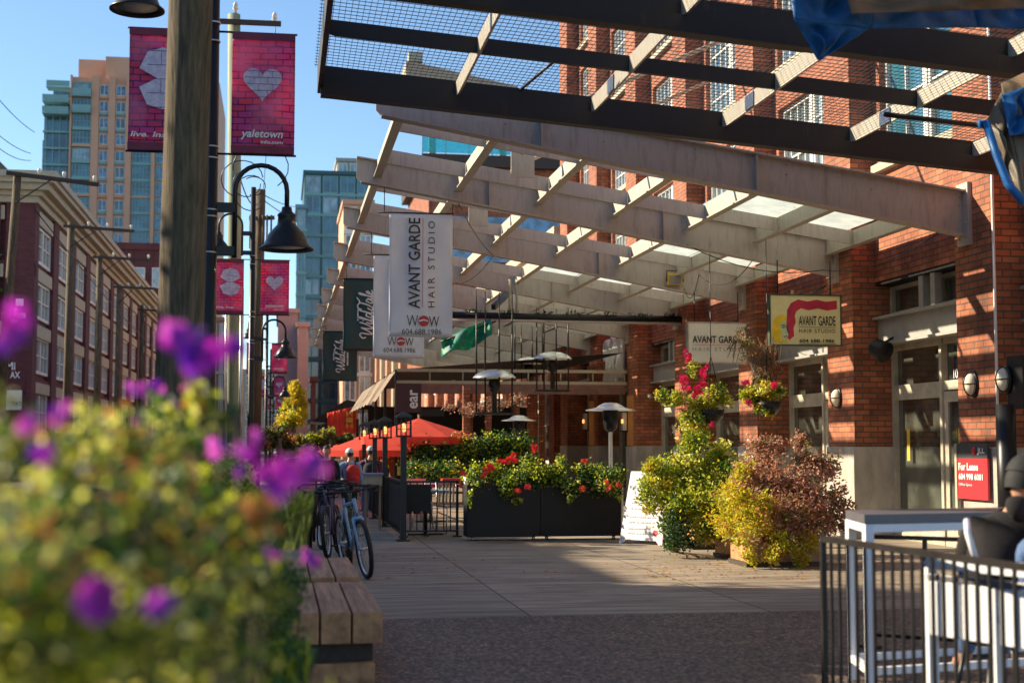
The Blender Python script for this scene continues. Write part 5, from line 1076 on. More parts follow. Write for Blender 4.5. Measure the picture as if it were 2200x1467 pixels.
# hedges, trees
def hedge(label, blobs, n, wt, size=.09, mats=None, cat='hedge', nm='hedge'): m = MB(); foliage(m, blobs, n, size, wt, .35, None, .5, .3, lump=0); solo(nm, m, mats or [L_YG, L_G, L_DG, L_Y], label, cat)
hedge('left clipped hedge below the red umbrella edge', [bl(x_, y_, 30.5, 20, 28, 16) for x_ in range(893, 970, 15) for y_ in (972, 986, 1000)], 5200, [1, 2, 5, .6])
hedge('right clipped hedge behind the red geraniums', [bl(x_, y_, 30.8, 20, 28, 18) for x_ in range(988, 1125, 17) for y_ in (958, 978, 996)], 7000, [2, 2, 5, .6])
hedge('low dark planting inside the patio behind the corner fence', [bl(x_, 1015, 27, 22, 20, 16) for x_ in range(885, 990, 18)], 2200, [1, 2, 4, 1], .06)
def tree(name, label, px, Y, pyg, blobs, n, wt, mats, size=.14):
    b0 = aY(px, pyg, Y); t = thing(name, label, 'tree', (b0.x, Y, -.2)); m = MB(); cz = sum(b_[0].z for b_ in blobs) / len(blobs); m.tube([(b0.x, Y, -.2), (b0.x + .05, Y, cz * .5), (b0.x, Y, cz)], [.14, .1, .05], 8)
    for b_ in blobs: m.tube([(b0.x, Y, cz * .55), b_[0]], [.05, .015], 5)
    part('trunk', m, STEM, t); m = MB(); foliage(m, blobs, n, size, wt, .22, None, .5, .45); part('crown', m, mats, t)
tree('street_tree', 'yellow autumn street tree below the pinkish block', 630, 66, 1000, [bl(632, 850, 66, 22, 40, 26), bl(618, 880, 66, 20, 40, 24), bl(645, 885, 66, 18, 40, 24), bl(628, 905, 65, 26, 40, 20), bl(634, 828, 66, 10, 30, 10)], 5200, [4, 1, 2], [L_Y, L_OL, L_YG], .17)
tree('street_tree', 'small orange and green street tree left of the walking people', 600, 44, 1010, [bl(590, 940, 44, 30, 30, 22), bl(620, 950, 44, 26, 30, 18), bl(565, 950, 43, 22, 30, 18), bl(605, 925, 44, 18, 30, 10)], 3400, [2, 2, 2], [L_OR, L_DG, L_OL], .11)
tree('street_tree', 'small green street tree below the red cloth wall', 710, 43, 1010, [bl(700, 935, 43, 30, 30, 18), bl(735, 945, 43, 22, 30, 14), bl(675, 945, 43, 20, 30, 14), bl(650, 945, 42, 20, 30, 14)], 3400, [2, 2, 3, 1], [L_YG, L_DG, L_OL, L_OR], .1)
tree('street_tree', 'pale yellow ornamental tree beside the second lantern post', 840, 38, 1020, [bl(838, 985, 38, 20, 20, 28), bl(850, 965, 38, 16, 20, 14)], 1200, [3, 2, 2], [L_Y, L_OR, L_OL], .09)
# bushes at mid left
shrub('box_shrub', 'bright yellow green shrub in the middle left behind the purple flowers', [bl(500, 1020, 8.5, 55), bl(480, 1060, 8.3, 50), bl(530, 1060, 8.2, 45), bl(505, 985, 8.6, 28)], 4200, .035, [L_YG, L_LT, L_G], [4, 2, 2], aZ(500, 1260, .2), clump=.25)
shrub('boxwood', 'dark green fine leaved bush against the bench end', [bl(575, 1290, 5.2, 72), bl(620, 1240, 5.4, 36), bl(520, 1360, 4.9, 84), bl(590, 1400, 5.1, 56), bl(625, 1310, 5.3, 32), bl(500, 1280, 5.0, 76), bl(600, 1450, 5.1, 40)], 9000, .02, [L_DG, L_G, L_YG, L_OL], [4, 3, 1, 1], (aD(590, 1400, 5.2).x, aD(590, 1400, 5.2).y, 0), clump=.3, stems=14)
def grass(px0, px1, pyb, pyt, d, n, label, mats=(L_YG, L_OL, L_LT)):
    m = MB()
    for k in range(n):
        b_ = aD(U(px0, px1), pyb, d + U(-.2, .2)); e = aD(U(px0 - 20, px1 + 20), pyt + U(-30, 40), d + U(-.3, .3)); md = b_.lerp(e, .6) + V((U(-.03, .03), 0, .06)); m.m = k % len(mats); w = V((.004, 0, 0)) * (d / 5)
        m.add([b_ - w, b_ + w, md + w * .8, md - w * .8, e], [(0, 1, 2, 3), (3, 2, 4)])
    solo('ornamental_grass', m, list(mats), label, 'grass plant')
grass(560, 660, 1180, 1075, 7.0, 500, 'feathery ornamental grass tuft beside the parked bicycles'); grass(560, 660, 1470, 1400, 4.6, 420, 'green strappy grass tuft at the bottom near the bench', (L_G, L_YG, L_DG))
# foreground flowering shrub
fgb = [(40, 1340, 1.5, 190), (200, 1400, 1.6, 190), (90, 1150, 1.75, 150), (280, 1220, 1.8, 160), (400, 1360, 1.9, 150), (330, 1090, 2.0, 115), (430, 1140, 2.2, 110), (150, 1000, 2.1, 85), (30, 980, 1.9, 75), (290, 985, 2.3, 75), (390, 960, 2.5, 60), (520, 1170, 2.4, 66), (420, 850, 2.7, 40), (535, 1110, 2.0, 50), (20, 860, 1.8, 24), (530, 1250, 2.3, 56), (345, 880, 2.7, 30), (360, 1010, 2.6, 50), (220, 920, 2.4, 34), (480, 900, 2.7, 26)]
blobs = [bl(a_, b_, d_, r_, r_ * 1.6) for a_, b_, d_, r_ in fgb]
base = (-.35, 2.0, .75)
t = thing('flowering_shrub', 'large out of focus shrub with purple flowers filling the lower left foreground', 'shrub', base)
m = MB(); foliage(m, blobs, 7600, .02, [3.2, 3, 4, 3, 5, 2.2], .4, None, .75, .3, lump=5); part('leaves', m, [L_OL, L_G, L_YG, L_LT, L_DG, L_OR], t)
m = MB()
for b_ in blobs * 2:
    e = V(b_[0]) + V((U(-.04, .04), U(-.05, .05), U(-.03, .05))); m.tube([V((e.x * .6 - .25, e.y * .8 + .2, .7)), V((e.x, e.y, (e.z + .8) / 2)), e], [.006, .004, .002], 5)
part('stems', m, STEM, t)
for px, py, d, k, r_ in ((40, 690, 1.7, 5, .022), (25, 730, 1.7, 4, .018), (395, 735, 2.0, 8, .032), (430, 770, 2.0, 8, .03), (500, 750, 2.0, 8, .024), (460, 760, 2.0, 4, .02), (320, 838, 2.8, 5, .022), (345, 835, 2.8, 4, .02), (290, 840, 2.8, 3, .018), (130, 885, 1.9, 6, .02), (60, 905, 1.8, 4, .018), (590, 1010, 1.9, 9, .028), (600, 1050, 1.9, 6, .02), (650, 1010, 1.9, 9, .028), (680, 1015, 1.9, 3, .02), (530, 970, 2.0, 5, .018), (470, 960, 2.4, 4, .02), (210, 1290, 1.45, 12, .026), (190, 1260, 1.45, 5, .02), (345, 1308, 1.45, 10, .018), (225, 1110, 1.9, 6, .02), (585, 1190, 2.1, 4, .014), (660, 1190, 3.0, 5, .018), (675, 1205, 3.0, 4, .016), (90, 980, 1.8, 4, .02), (395, 960, 2.6, 4, .02), (250, 930, 2.6, 5, .02), (230, 950, 2.6, 4, .02), (300, 900, 2.7, 3, .02), (120, 900, 2.2, 5, .016), (180, 960, 2.3, 5, .016), (270, 960, 2.5, 4, .014), (370, 870, 2.7, 4, .014), (75, 930, 2.1, 4, .015), (330, 940, 2.6, 4, .013), (140, 1040, 2.1, 4, .015), (410, 1090, 2.2, 3, .014), (600, 1080, 2.4, 4, .014), (560, 940, 2.2, 4, .016), (520, 1010, 2.3, 3, .014), (400, 840, 2.7, 4, .013), (100, 1190, 1.8, 3, .012), (380, 1220, 1.9, 3, .012)):
    m = MB()
    for j in range(k): flower(m, aD(px + U(-.55, .55) * r_ * FPX / d, py + U(-.55, .55) * r_ * FPX / d, d), r_ * U(.4, .75), random.choice((0, 1, 1, 2)))
    part('flower_head', m, [FL_P, FL_M, FL_V], t)
m = MB(); m.box(-1.5, .12, .9, 3.3, 0, .78); pb = solo('planter_box', m, CONC, 'concrete planter box holding the purple flowering shrub', 'planter')

def cable(pts, label, r=.008, sag=.1):
    m = MB(); out = []
    for a, b in zip(pts[:-1], pts[1:]):
        a = V(a); b = V(b); out += [a.lerp(b, t / 8) - V((0, 0, sag * 4 * (t / 8) * (1 - t / 8))) for t in range(8)]
    m.tube(out + [V(pts[-1])], r, 5); solo('cable', m, BLACK, label, 'cable', 'thin cables strung under the canopy')
cable([(2.8, 22.7, 5.45), (4.1, 27.4, 5.2), (4.1, 32.2, 5.2)], 'thin black cable sagging between the first three canopy beams')
cable([(6.6, 22.55, 4.8), (8.9, 22.4, 4.4), (9.15, 18.6, 4.5)], 'thin black cable looping to the pilaster above the yellow sign', .008, .2)
cable([(7.8, 22.7, 4.6), (7.4, 24.5, 4.55), (7.9, 27.2, 4.6)], 'slack cable hanging below the frosted canopy panels', .008, .3)
cable([(9.15, 22.9, 4.2), (9.15, 27.3, 4.1), (9.15, 32.4, 4.15)], 'dark cable clipped along the brick wall below the beam ends', .012, .12)
m = MB(); p = aX(1705, 640, 9.18); m.tube([(9.16, p.y, 4.3), (9.16, p.y, 3.3)], .03, 8); solo('wall_pipe', m, CREAM, 'short cream pipe on the brick just above the yellow sign', 'pipe')
# ================================================================ BENCHES
def bench(label, L=2.0, n=4):
    t = thing('timber_bench', label, 'bench', (0, 0, 0), 'heavy timber benches')
    for k in range(n):
        m = MB(); m.box(-.2 * (k + 1) + .006, -.2 * k - .006, 0, L, .25, .45); m.f, _f = m.f, 0; m.mi = [0, 0, 1, 0, 0, 0]
        part('timber', m, [BENCHW, BENCHE], t, bevel=.008)
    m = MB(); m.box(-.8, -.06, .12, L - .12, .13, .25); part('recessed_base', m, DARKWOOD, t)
    m = MB(); m.box(-.8, -.05, .03, L - .03, 0, .125); part('lower_timber', m, BENCHE, t, bevel=.006); return t
b = bench('nearest heavy timber bench at the end of the planting'); place(b, (.665, 9.12, 0)); dup(b, (.655, 11.52, 0), 0, 'second timber bench in line behind the nearest one')
# ================================================================ BICYCLES  (local: x forward)
def bicycle(label, fr):
    t = thing('bicycle', label, 'bicycle', (0, 0, 0), 'bicycles parked by the benches'); rw = .34
    RX_ = Matrix.Rotation(math.pi / 2, 3, 'X')
    for x_ in (0, 1.04):
        m = MB(); n = 36; m.lathe([(rw - .045, -.02), (rw - .01, -.024), (rw, 0), (rw - .01, .024), (rw - .045, .02), (rw - .045, -.02)], (x_, 0, rw), n, RX_); w = part('wheel', m, BLACKP, t)
        m = MB(); m.lathe([(rw - .06, -.011), (rw - .043, -.013), (rw - .043, .013), (rw - .06, .011), (rw - .06, -.011)], (x_, 0, rw), n, RX_); part('rim', m, SILVER, w)
        m = MB()
        for k in range(20): a_ = 2 * math.pi * k / 20; m.tube([(x_ + .02 * math.cos(a_ + .5), .02 * (-1) ** k, rw + .02 * math.sin(a_ + .5)), (x_ + (rw - .05) * math.cos(a_), 0, rw + (rw - .05) * math.sin(a_))], .0018, 4)
        m.tube([(x_, -.05, rw), (x_, .05, rw)], .02, 8); part('spokes', m, SILVER, w)
    BB = V((.44, 0, .29)); ST = V((.30, 0, .80)); HT = V((.86, 0, .86)); HB = V((.895, 0, .72))
    m = MB(); m.tube([BB, HB], .026, 10); m.tube([ST, HT], .021, 10); m.tube([BB, ST + V((-.02, 0, .08))], .018, 10); m.tube([HT + V((-.01, 0, .04)), HB + V((.01, 0, -.03))], .024, 10)
    for s in (-1, 1): m.tube([BB, (.02, s * .055, rw)], .011, 6); m.tube([ST + V((.01, s * .02, -.04)), (.02, s * .055, rw)], .01, 6)
    part('frame', m, fr, t)
    m = MB()
    for s in (-1, 1): m.tube([HB + V((.01, s * .05, -.04)), (1.0, s * .055, .45), (1.04, s * .055, rw)], [.018, .016, .012], 8)
    m.tube([HB + V((.01, -.055, -.04)), HB + V((.01, .055, -.04))], .018, 8); part('fork', m, fr, t)
    m = MB(); m.tube([(.82, 0, .92), (.9, 0, .98)], .018, 8); m.tube([(.84, -.31, 1.0), (.9, -.12, .99), (.91, 0, .985), (.9, .12, .99), (.84, .31, 1.0)], .013, 8)
    for s in (-1, 1): m.tube([(.84, s * .31, 1.0), (.86, s * .2, .998)], .02, 8); m.tube([(.88, s * .17, .985), (.96, s * .2, .95), (.9, s * .28, .96)], .006, 5)
    part('handlebar', m, BLACK, t)
    m = MB(); m.tube([ST, (.255, 0, .96)], .014, 8); m.cbox((.25, 0, .98), .25, .13, .05); m.cbox((.38, 0, .975), .12, .05, .04); part('saddle', m, BLACKP, t, bevel=.015)
    m = MB(); m.lathe([(0, -.005), (.09, -.005), (.09, .005), (0, .005)], BB + V((0, -.06, 0)), 20, RX_); m.tube([BB + V((0, -.08, 0)), BB + V((.1, -.08, -.14))], .012, 6); m.tube([BB + V((0, .08, 0)), BB + V((-.1, .08, .14))], .012, 6); m.cbox(BB + V((.1, -.13, -.14)), .09, .1, .02); m.cbox(BB + V((-.1, .13, .14)), .09, .1, .02); part('crankset', m, BLACK, t)
    m = MB()
    for s in (-1, 1): m.tube([(.9, s * .12, .98), (.98, s * .05, .86), (.92, 0, .7), (.6, .0, .5)], .003, 4)
    part('cables', m, BLACK, t); return t
LB = mat('pale_blue_bike_paint', (.25, .42, .62), .3, var=.1, coat=.4)
bk = bicycle('pale blue bicycle parked nearest the camera beside the second bench', LB)
def put_bike(o, px, py, rz, lean):
    q = aZ(px, py, 0); R3 = Matrix.Rotation(rz, 3, 'Z') @ Matrix.Rotation(lean, 3, 'X'); off = R3 @ V((1.04, 0, 0)); o.location = q - off; o.rotation_euler = (lean, 0, rz)
put_bike(bk, 790, 1243, math.radians(-80), math.radians(8))
def dup_bike(lab, fr, px, py, rz, lean):
    r = dup(bk, (0, 0, 0), 0, lab)
    for c in r.children:
        if c.name.startswith(('frame', 'fork')):
            c.data = c.data.copy(); c.data.materials[0] = fr
    put_bike(r, px, py, rz, lean)
dup_bike('dark green bicycle leaning behind the pale blue one', mat('dark_green_bike_paint', (.03, .08, .05), .3), 735, 1205, math.radians(-95), math.radians(-6))
dup_bike('purple grey bicycle standing left in the parked group', mat('purple_bike_paint', (.12, .08, .16), .3), 705, 1200, math.radians(-100), math.radians(5))
dup_bike('black bicycle hidden farthest back in the parked group', BLACK, 690, 1180, math.radians(-80), math.radians(-5))
m = MB()
for k in range(3): m = MB(); q = aZ(715 + k * 4, 1190 - k * 14, 0); m.tube([(q.x - .35, q.y, 0), (q.x - .35, q.y, .75), (q.x - .25, q.y, .85), (q.x + .15, q.y, .85), (q.x + .25, q.y, .75), (q.x + .25, q.y, 0)], .024, 8); solo('bike_rack', m, BLACK, ('nearest', 'middle', 'farthest')[k] + ' black bike hoop among the parked bicycles', 'bike rack', 'bike hoops')

# ================================================================ PEOPLE
def skinmesh(name, pts, edges, mt, parent, sub=2):
    """pts: list of (co, radius); root is vertex 0"""
    me = bpy.data.meshes.new(name); off = ROOT[parent]; me.from_pydata([tuple(V(p) - off) for p, r in pts], edges, [])
    o = bpy.data.objects.new(name, me); COL.objects.link(o); o.parent = parent; ROOT[o] = off; me.materials.append(mt)
    sk_ = o.modifiers.new('skin', 'SKIN'); sk_.use_smooth_shade = True; sk_.branch_smoothing = .6
    if not me.skin_vertices: me.skin_vertices.new() if hasattr(me.skin_vertices, 'new') else None
    L_ = me.skin_vertices[0].data
    for i, (p, r) in enumerate(pts):
        L_[i].radius = r if isinstance(r, tuple) else (r, r); L_[i].use_root = (i == 0)
    s = o.modifiers.new('sub', 'SUBSURF'); s.levels = sub; s.render_levels = sub; return o
def head(parent, c, fw, s=1.0, hair=HAIR, cap=None, name='head', tilt=None):
    """face looking along fw; built as parts hair / cap; the head surface itself is one sculpted ellipsoid"""
    c = V(c); fw = V(fw).normalized(); rt = fw.cross(V((0, 0, 1))).normalized(); up = rt.cross(fw)
    T = lambda x, y, z: c + (rt * x + fw * y + up * z) * s
    m = MB(); nu, nv = 28, 20; vs = []; fs = []
    for j in range(nv + 1):
        ph = math.pi * j / nv
        for i in range(nu):
            th = 2 * math.pi * i / nu; x = .075 * math.sin(ph) * math.sin(th); y = .095 * math.sin(ph) * math.cos(th); z = .118 * math.cos(ph)
            if z < 0: x *= 1 + z * 3.2; y *= 1 + z * (1.2 if y > 0 else 4)
            if y > .05 and abs(x) < .022 and -.045 < z < .015: y += .018 * (1 - abs(x) / .022) * (1 - (z + .015) / .03 if z > -.015 else (z + .045) / .03)
            if y > .05 and .008 < z < .035 and abs(abs(x) - .03) < .016: y -= .007
            vs.append(T(x, y, z))
    for j in range(nv):
        for i in range(nu): i2 = (i + 1) % nu; fs.append((j * nu + i, j * nu + i2, (j + 1) * nu + i2, (j + 1) * nu + i))
    m.add(vs, fs, True)
    for sg in (-1, 1):
        m.lathe([(0, -.006), (.018, -.005), (.026, 0), (.018, .006), (0, .003)], T(sg * .077, -.005, -.005), 10, Matrix((rt * .6 + fw * .8, up, rt)).transposed() if False else Matrix.Rotation(math.atan2(fw.y, fw.x), 3, 'Z') @ Matrix.Rotation(math.pi / 2, 3, 'X'))
    hd = part(name, m, SKIN, parent)
    m = MB()
    for sg in (-1, 1): m.lathe([(0, -.008), (.006, -.006), (.009, 0), (.006, .006), (0, .008)], T(sg * .03, .083, .02), 8)
    m.box(0, 0, 0, 0, 0, 0) if False else None
    part('eyes', m, INK, hd)
    m = MB(); m.tube([T(-.022, .082, -.052), T(0, .09, -.054), T(.022, .082, -.052)], .004, 5); part('mouth', m, INKR, hd)
    m = MB(); vs = []; fs = []
    for j in range(12):
        ph = math.pi * .62 * j / 11
        for i in range(nu):
            th = 2 * math.pi * i / nu; k = .083 * math.sin(ph) * math.sin(th); y = .103 * math.sin(ph) * math.cos(th); z = .126 * math.cos(ph)
            if y > .02 and z < .06: z = .06
            vs.append(T(k, y - .004, z))
    for j in range(11):
        for i in range(nu): i2 = (i + 1) % nu; fs.append((j * nu + i, j * nu + i2, (j + 1) * nu + i2, (j + 1) * nu + i))
    m.add(vs, fs, True); part('hair', m, hair, hd)
    if cap:
        m = MB(); vs = []; fs = []
        for j in range(9):
            ph = math.pi * .5 * j / 8
            for i in range(nu): th = 2 * math.pi * i / nu; vs.append(T(.09 * math.sin(ph) * math.sin(th), .11 * math.sin(ph) * math.cos(th), .03 + .108 * math.cos(ph)))
        for j in range(8):
            for i in range(nu): i2 = (i + 1) % nu; fs.append((j * nu + i, j * nu + i2, (j + 1) * nu + i2, (j + 1) * nu + i))
        m.add(vs, fs, True)
        m.add([T(-.07, .08, .035), T(.07, .08, .035), T(.055, .175, .02), T(0, .195, .018), T(-.055, .175, .02), T(-.07, .08, .027), T(.07, .08, .027), T(.055, .175, .014), T(0, .195, .012), T(-.055, .175, .014)], [(0, 1, 2, 3, 4), (9, 8, 7, 6, 5), (0, 5, 6, 1), (1, 6, 7, 2), (2, 7, 8, 3), (3, 8, 9, 4), (4, 9, 5, 0)])
        part('cap', m, cap, hd)
    return hd
def hand(pts, edges, wrist, d, side):
    """adds palm, four unequal fingers and a thumb to a skin skeleton; returns nothing"""
    d = V(d).normalized(); sdv = V(side).normalized(); nrm = d.cross(sdv).normalized(); b0 = len(pts)
    w = wrist; pts.append((V(pts[w][0]) + d * .05, .026)); edges.append((w, b0)); pts.append((V(pts[b0][0]) + d * .035, .028)); edges.append((b0, b0 + 1)); k = b0 + 1
    for i, (o, l) in enumerate(((-.028, .062), (-.01, .072), (.01, .068), (.028, .052))):
        a = V(pts[k][0]) + sdv * o + d * .012; n = len(pts); pts.append((a, .0088)); edges.append((k, n)); pts.append((a + d * l * .5 + nrm * .006, .008)); edges.append((n, n + 1)); pts.append((a + d * l * .85 + nrm * .026, .0068)); edges.append((n + 1, n + 2))
    n = len(pts); a = V(pts[b0][0]) - sdv * .03; pts.append((a, .011)); edges.append((b0, n)); pts.append((a - sdv * .02 + d * .035 + nrm * .01, .009)); edges.append((n, n + 1))
def person(px, py, d, H, face, label, top, legs, hair=HAIR, cap=None, stride=.18, arm=.1, gz=-.2, pack=None, sit=False, name='person'):
    c = aD(px, py, d); g = V((c.x, c.y, gz)); t = thing(name, label, 'person', g); f = V((math.cos(face), math.sin(face), 0)); r = f.cross(V((0, 0, 1)))
    s = H / 1.75; T = lambda x, y, z: g + (r * x + f * y) * s + V((0, 0, z * s))
    body = [(T(0, 0, .95), (.14 * s, .10 * s)), (T(0, 0, 1.12), (.125 * s, .09 * s)), (T(0, 0, 1.3), (.15 * s, .1 * s)), (T(0, 0, 1.44), (.1 * s, .08 * s)), (T(0, .01, 1.52), (.052 * s, .052 * s)), (T(0, .02, 1.58), (.05 * s, .05 * s))]; e = [(0, 1), (1, 2), (2, 3), (3, 4), (4, 5)]
    for sg in (-1, 1):
        k = len(body); y = stride * sg; body += [(T(sg * .09, 0, .88), .09 * s), (T(sg * .1, y * .45 + .02, .48), .06 * s), (T(sg * .1, y - .03, .09), .042 * s), (T(sg * .11, y + .1, .035), .036 * s)]; e += [(0, k), (k, k + 1), (k + 1, k + 2), (k + 2, k + 3)]
        k = len(body); ya = -arm * sg; body += [(T(sg * .19, 0, 1.41), .055 * s), (T(sg * .235, ya * .5, 1.13), .042 * s), (T(sg * .24, ya + .08, .88), .03 * s)]; e += [(3, k), (k, k + 1), (k + 1, k + 2)]; hand(body, e, k + 2, V((0, 0, -1)) + f * .2, f)
    skinmesh('body', body, e, SKIN, t)
    sh = [(T(0, 0, 1.0), (.165 * s, .12 * s)), (T(0, 0, 1.15), (.16 * s, .115 * s)), (T(0, 0, 1.32), (.175 * s, .12 * s)), (T(0, 0, 1.43), (.13 * s, .1 * s)), (T(0, .01, 1.49), (.07 * s, .07 * s))]; e = [(0, 1), (1, 2), (2, 3), (3, 4)]
    for sg in (-1, 1): k = len(sh); ya = -arm * sg; sh += [(T(sg * .2, 0, 1.41), .07 * s), (T(sg * .24, ya * .5, 1.13), .056 * s), (T(sg * .243, ya + .06, .92), .045 * s)]; e += [(3, k), (k, k + 1), (k + 1, k + 2)]
    skinmesh('jacket', sh, e, top, t)
    tr = [(T(0, 0, .96), (.155 * s, .115 * s))]; e = []
    for sg in (-1, 1): k = len(tr); y = stride * sg; tr += [(T(sg * .095, 0, .86), .1 * s), (T(sg * .1, y * .45 + .02, .48), .075 * s), (T(sg * .1, y - .03, .12), .06 * s)]; e += [(0, k), (k, k + 1), (k + 1, k + 2)]
    skinmesh('trousers', tr, e, legs, t)
    head(t, T(0, .03, 1.64), f, s, hair, cap)
    if pack:
        p_ = thing('backpack', pack[1], 'backpack', T(0, -.2, 1.0)); m = MB(); P0 = T(0, -.2, 1.18)
        m.lathe([(0, -.22), (.1, -.22), (.14, -.16), (.15, 0), (.135, .14), (.09, .2), (0, .215)], P0, 16, Matrix.Rotation(face - math.pi / 2, 3, 'Z') @ Matrix.Diagonal((1.0, .65, 1)).to_3x3()); part('bag', m, pack[0], p_)
        m = MB(); m.lathe([(0, -.1), (.08, -.1), (.1, -.06), (.1, .04), (.07, .08), (0, .09)], T(0, -.3, 1.09), 12); part('front_pocket', m, pack[0], p_)
        for sg in (-1, 1): m = MB(); m.tube([T(sg * .08, -.16, 1.36), T(sg * .11, -.02, 1.49), T(sg * .12, .12, 1.38), T(sg * .13, .1, 1.15), T(sg * .1, -.14, 1.02)], .016, 6); part('strap', m, INK, p_)
    return t
GREYT = mat('grey_shirt', (.22, .22, .25), .9, var=.1); DARKT = mat('dark_navy_cloth', (.02, .022, .035), .9, var=.2); LBL = mat('light_blue_jacket', (.2, .36, .6), .8, var=.15); MAR = mat('maroon_jacket', (.12, .03, .06), .9, var=.15)
PWH = mat('pale_cap_cloth', (.5, .5, .56), .8, var=.05); REDP = mat('red_backpack_cloth', (.55, .02, .02), .7, var=.15)
SY = -math.pi / 2
person(664, 960, 26, 1.74, SY + .1, 'man in grey shirt walking towards the camera left of the bicycles', GREYT, DARKT)
person(702, 970, 27.5, 1.68, SY - .2, 'person in black with sunglasses walking beside the man in grey', HOOD, DARKT, stride=-.15)
person(641, 962, 30, 1.7, SY, 'person in dark navy half hidden behind the man in grey', DARKT, DARKT)
person(752, 975, 28.5, 1.62, math.pi / 2 + .3, 'person in light blue jacket and pale cap seen from behind', LBL, DARKT, cap=PWH, pack=(REDP, 'bright red backpack worn over the light blue jacket'))
person(796, 967, 30, 1.66, math.pi / 2 - .1, 'person in maroon top and white cap at the host stand, seen from behind', MAR, DENIM, cap=PWH, pack=(DARKT, 'dark backpack with pale arched trim by the host stand'))

# near seated person at the right edge
hc = aD(2203, 1038, 7.4); t = thing('person', 'person in charcoal cap and black hoodie seated hunched at the high white table', 'person', (hc.x, hc.y, .0))
NP = lambda px, py, d=7.4: aD(px, py, d)
sx = RT; 
pel = NP(2150, 1290, 7.3)
body = [(pel, .13), (NP(2145, 1210, 7.3), .11), (NP(2150, 1155, 7.35), .08), (NP(2176, 1118, 7.4), .05), (NP(2190, 1080, 7.4), .055), (NP(2200, 1060, 7.4), .056)]
e = [(0, 1), (1, 2), (2, 3), (3, 4), (4, 5)]
k = len(body); body += [(NP(2099, 1158, 7.5), .03), (NP(2078, 1215, 7.75), .035), (NP(2120, 1200, 8.1), .034)]; e += [(3, k), (k, k + 1), (k + 1, k + 2)]; hand(body, e, k + 2, V(sx) + V((0, .1, 0)), V((0, .3, 1)))
k = len(body); body += [(NP(2250, 1150, 7.3), .03), (NP(2285, 1210, 7.6), .035), (NP(2230, 1195, 8.0), .034)]; e += [(3, k), (k, k + 1), (k + 1, k + 2)]; hand(body, e, k + 2, V(-sx) + V((0, .2, 0)), V((0, .3, 1)))
for sg in (-1, 1): k = len(body); q = NP(2150 + sg * 40, 1300, 7.7); body += [(q, .085), (V((q.x + .1, q.y + .42, .62)), .065), (V((q.x + .1, q.y + .4, .3)), .045), (V((q.x + .1, q.y + .52, .25)), .04)]; e += [(0, k), (k, k + 1), (k + 1, k + 2), (k + 2, k + 3)]
skinmesh('body', body, e, SKIN, t)
hp = [(NP(2142, 1275, 7.3), .165), (NP(2140, 1205, 7.3), .17), (NP(2150, 1150, 7.33), (.2, .15)), (NP(2172, 1108, 7.38), .135), (NP(2186, 1088, 7.38), .085)]; e = [(0, 1), (1, 2), (2, 3), (3, 4)]
k = 5; hp += [(NP(2095, 1148, 7.45), .095), (NP(2078, 1212, 7.75), .075), (NP(2112, 1202, 8.05), .05)]; e += [(3, k), (k, k + 1), (k + 1, k + 2)]
k = 8; hp += [(NP(2255, 1138, 7.3), .095), (NP(2285, 1208, 7.6), .075), (NP(2240, 1197, 7.95), .05)]; e += [(3, k), (k, k + 1), (k + 1, k + 2)]
skinmesh('hoodie', hp, e, HOOD, t)
hd = [(NP(2168, 1100, 7.25), .07), (NP(2182, 1092, 7.22), .08), (NP(2215, 1092, 7.25), .07)]; skinmesh('hood', hd, [(0, 1), (1, 2)], HOOD, t)
jr = [(pel, .17)]; e = []
for sg in (-1, 1): k = len(jr); q = NP(2150 + sg * 40, 1300, 7.7); jr += [(q, .1), (V((q.x + .1, q.y + .42, .62)), .08), (V((q.x + .1, q.y + .4, .3)), .06)]; e += [(0, k), (k, k + 1), (k + 1, k + 2)]
skinmesh('jeans', jr, e, DENIM, t)
head(t, NP(2207, 1038, 7.3), V((.9, .25, -.3)), 1.15, CAPM, CAPM)
t = thing('person', 'neighbour in blue denim, only the knee in view at the right edge', 'person', NP(2240, 1200, 6.9))
skinmesh('body', [(NP(2300, 1230, 6.9), .12), (NP(2330, 1120, 6.9), .15), (NP(2350, 1010, 6.9), .1), (NP(2355, 950, 6.9), .06), (NP(2260, 1190, 6.8), .07), (NP(2205, 1170, 6.9), .055), (NP(2230, 1300, 6.9), .045)], [(0, 1), (1, 2), (2, 3), (0, 4), (4, 5), (5, 6)], SKIN, t)
skinmesh('jeans', [(NP(2300, 1230, 6.9), .15), (NP(2260, 1190, 6.8), .09), (NP(2203, 1168, 6.9), .08), (NP(2230, 1300, 6.9), .06)], [(0, 1), (1, 2), (2, 3)], DENIM, t)

# ================================================================ WHITE FURNITURE AND NEAR FENCE
fa = aD(1768, 1160, 7.6); fbp = aD(2330, 1228, 5.45); za = aD(1768, 1158, 7.6).z
railing('railing', 'black metal railing crossing the lower right foreground', (fa.x, fa.y, 0), (fbp.x, fbp.y, 0), 1.0, .092, mat('worn_black_rail', (.016, .013, .012), .45, .2, .4, 6), .007, low=.06, pr=.014)
ra = aD(1868, 1152, 10.6); rb = aD(2110, 1158, 10.2); railing('railing', 'farther black railing seen under the white high table', (ra.x, ra.y, 0), (rb.x, rb.y, 0), .82, .3, BLACK, .015, low=.1)
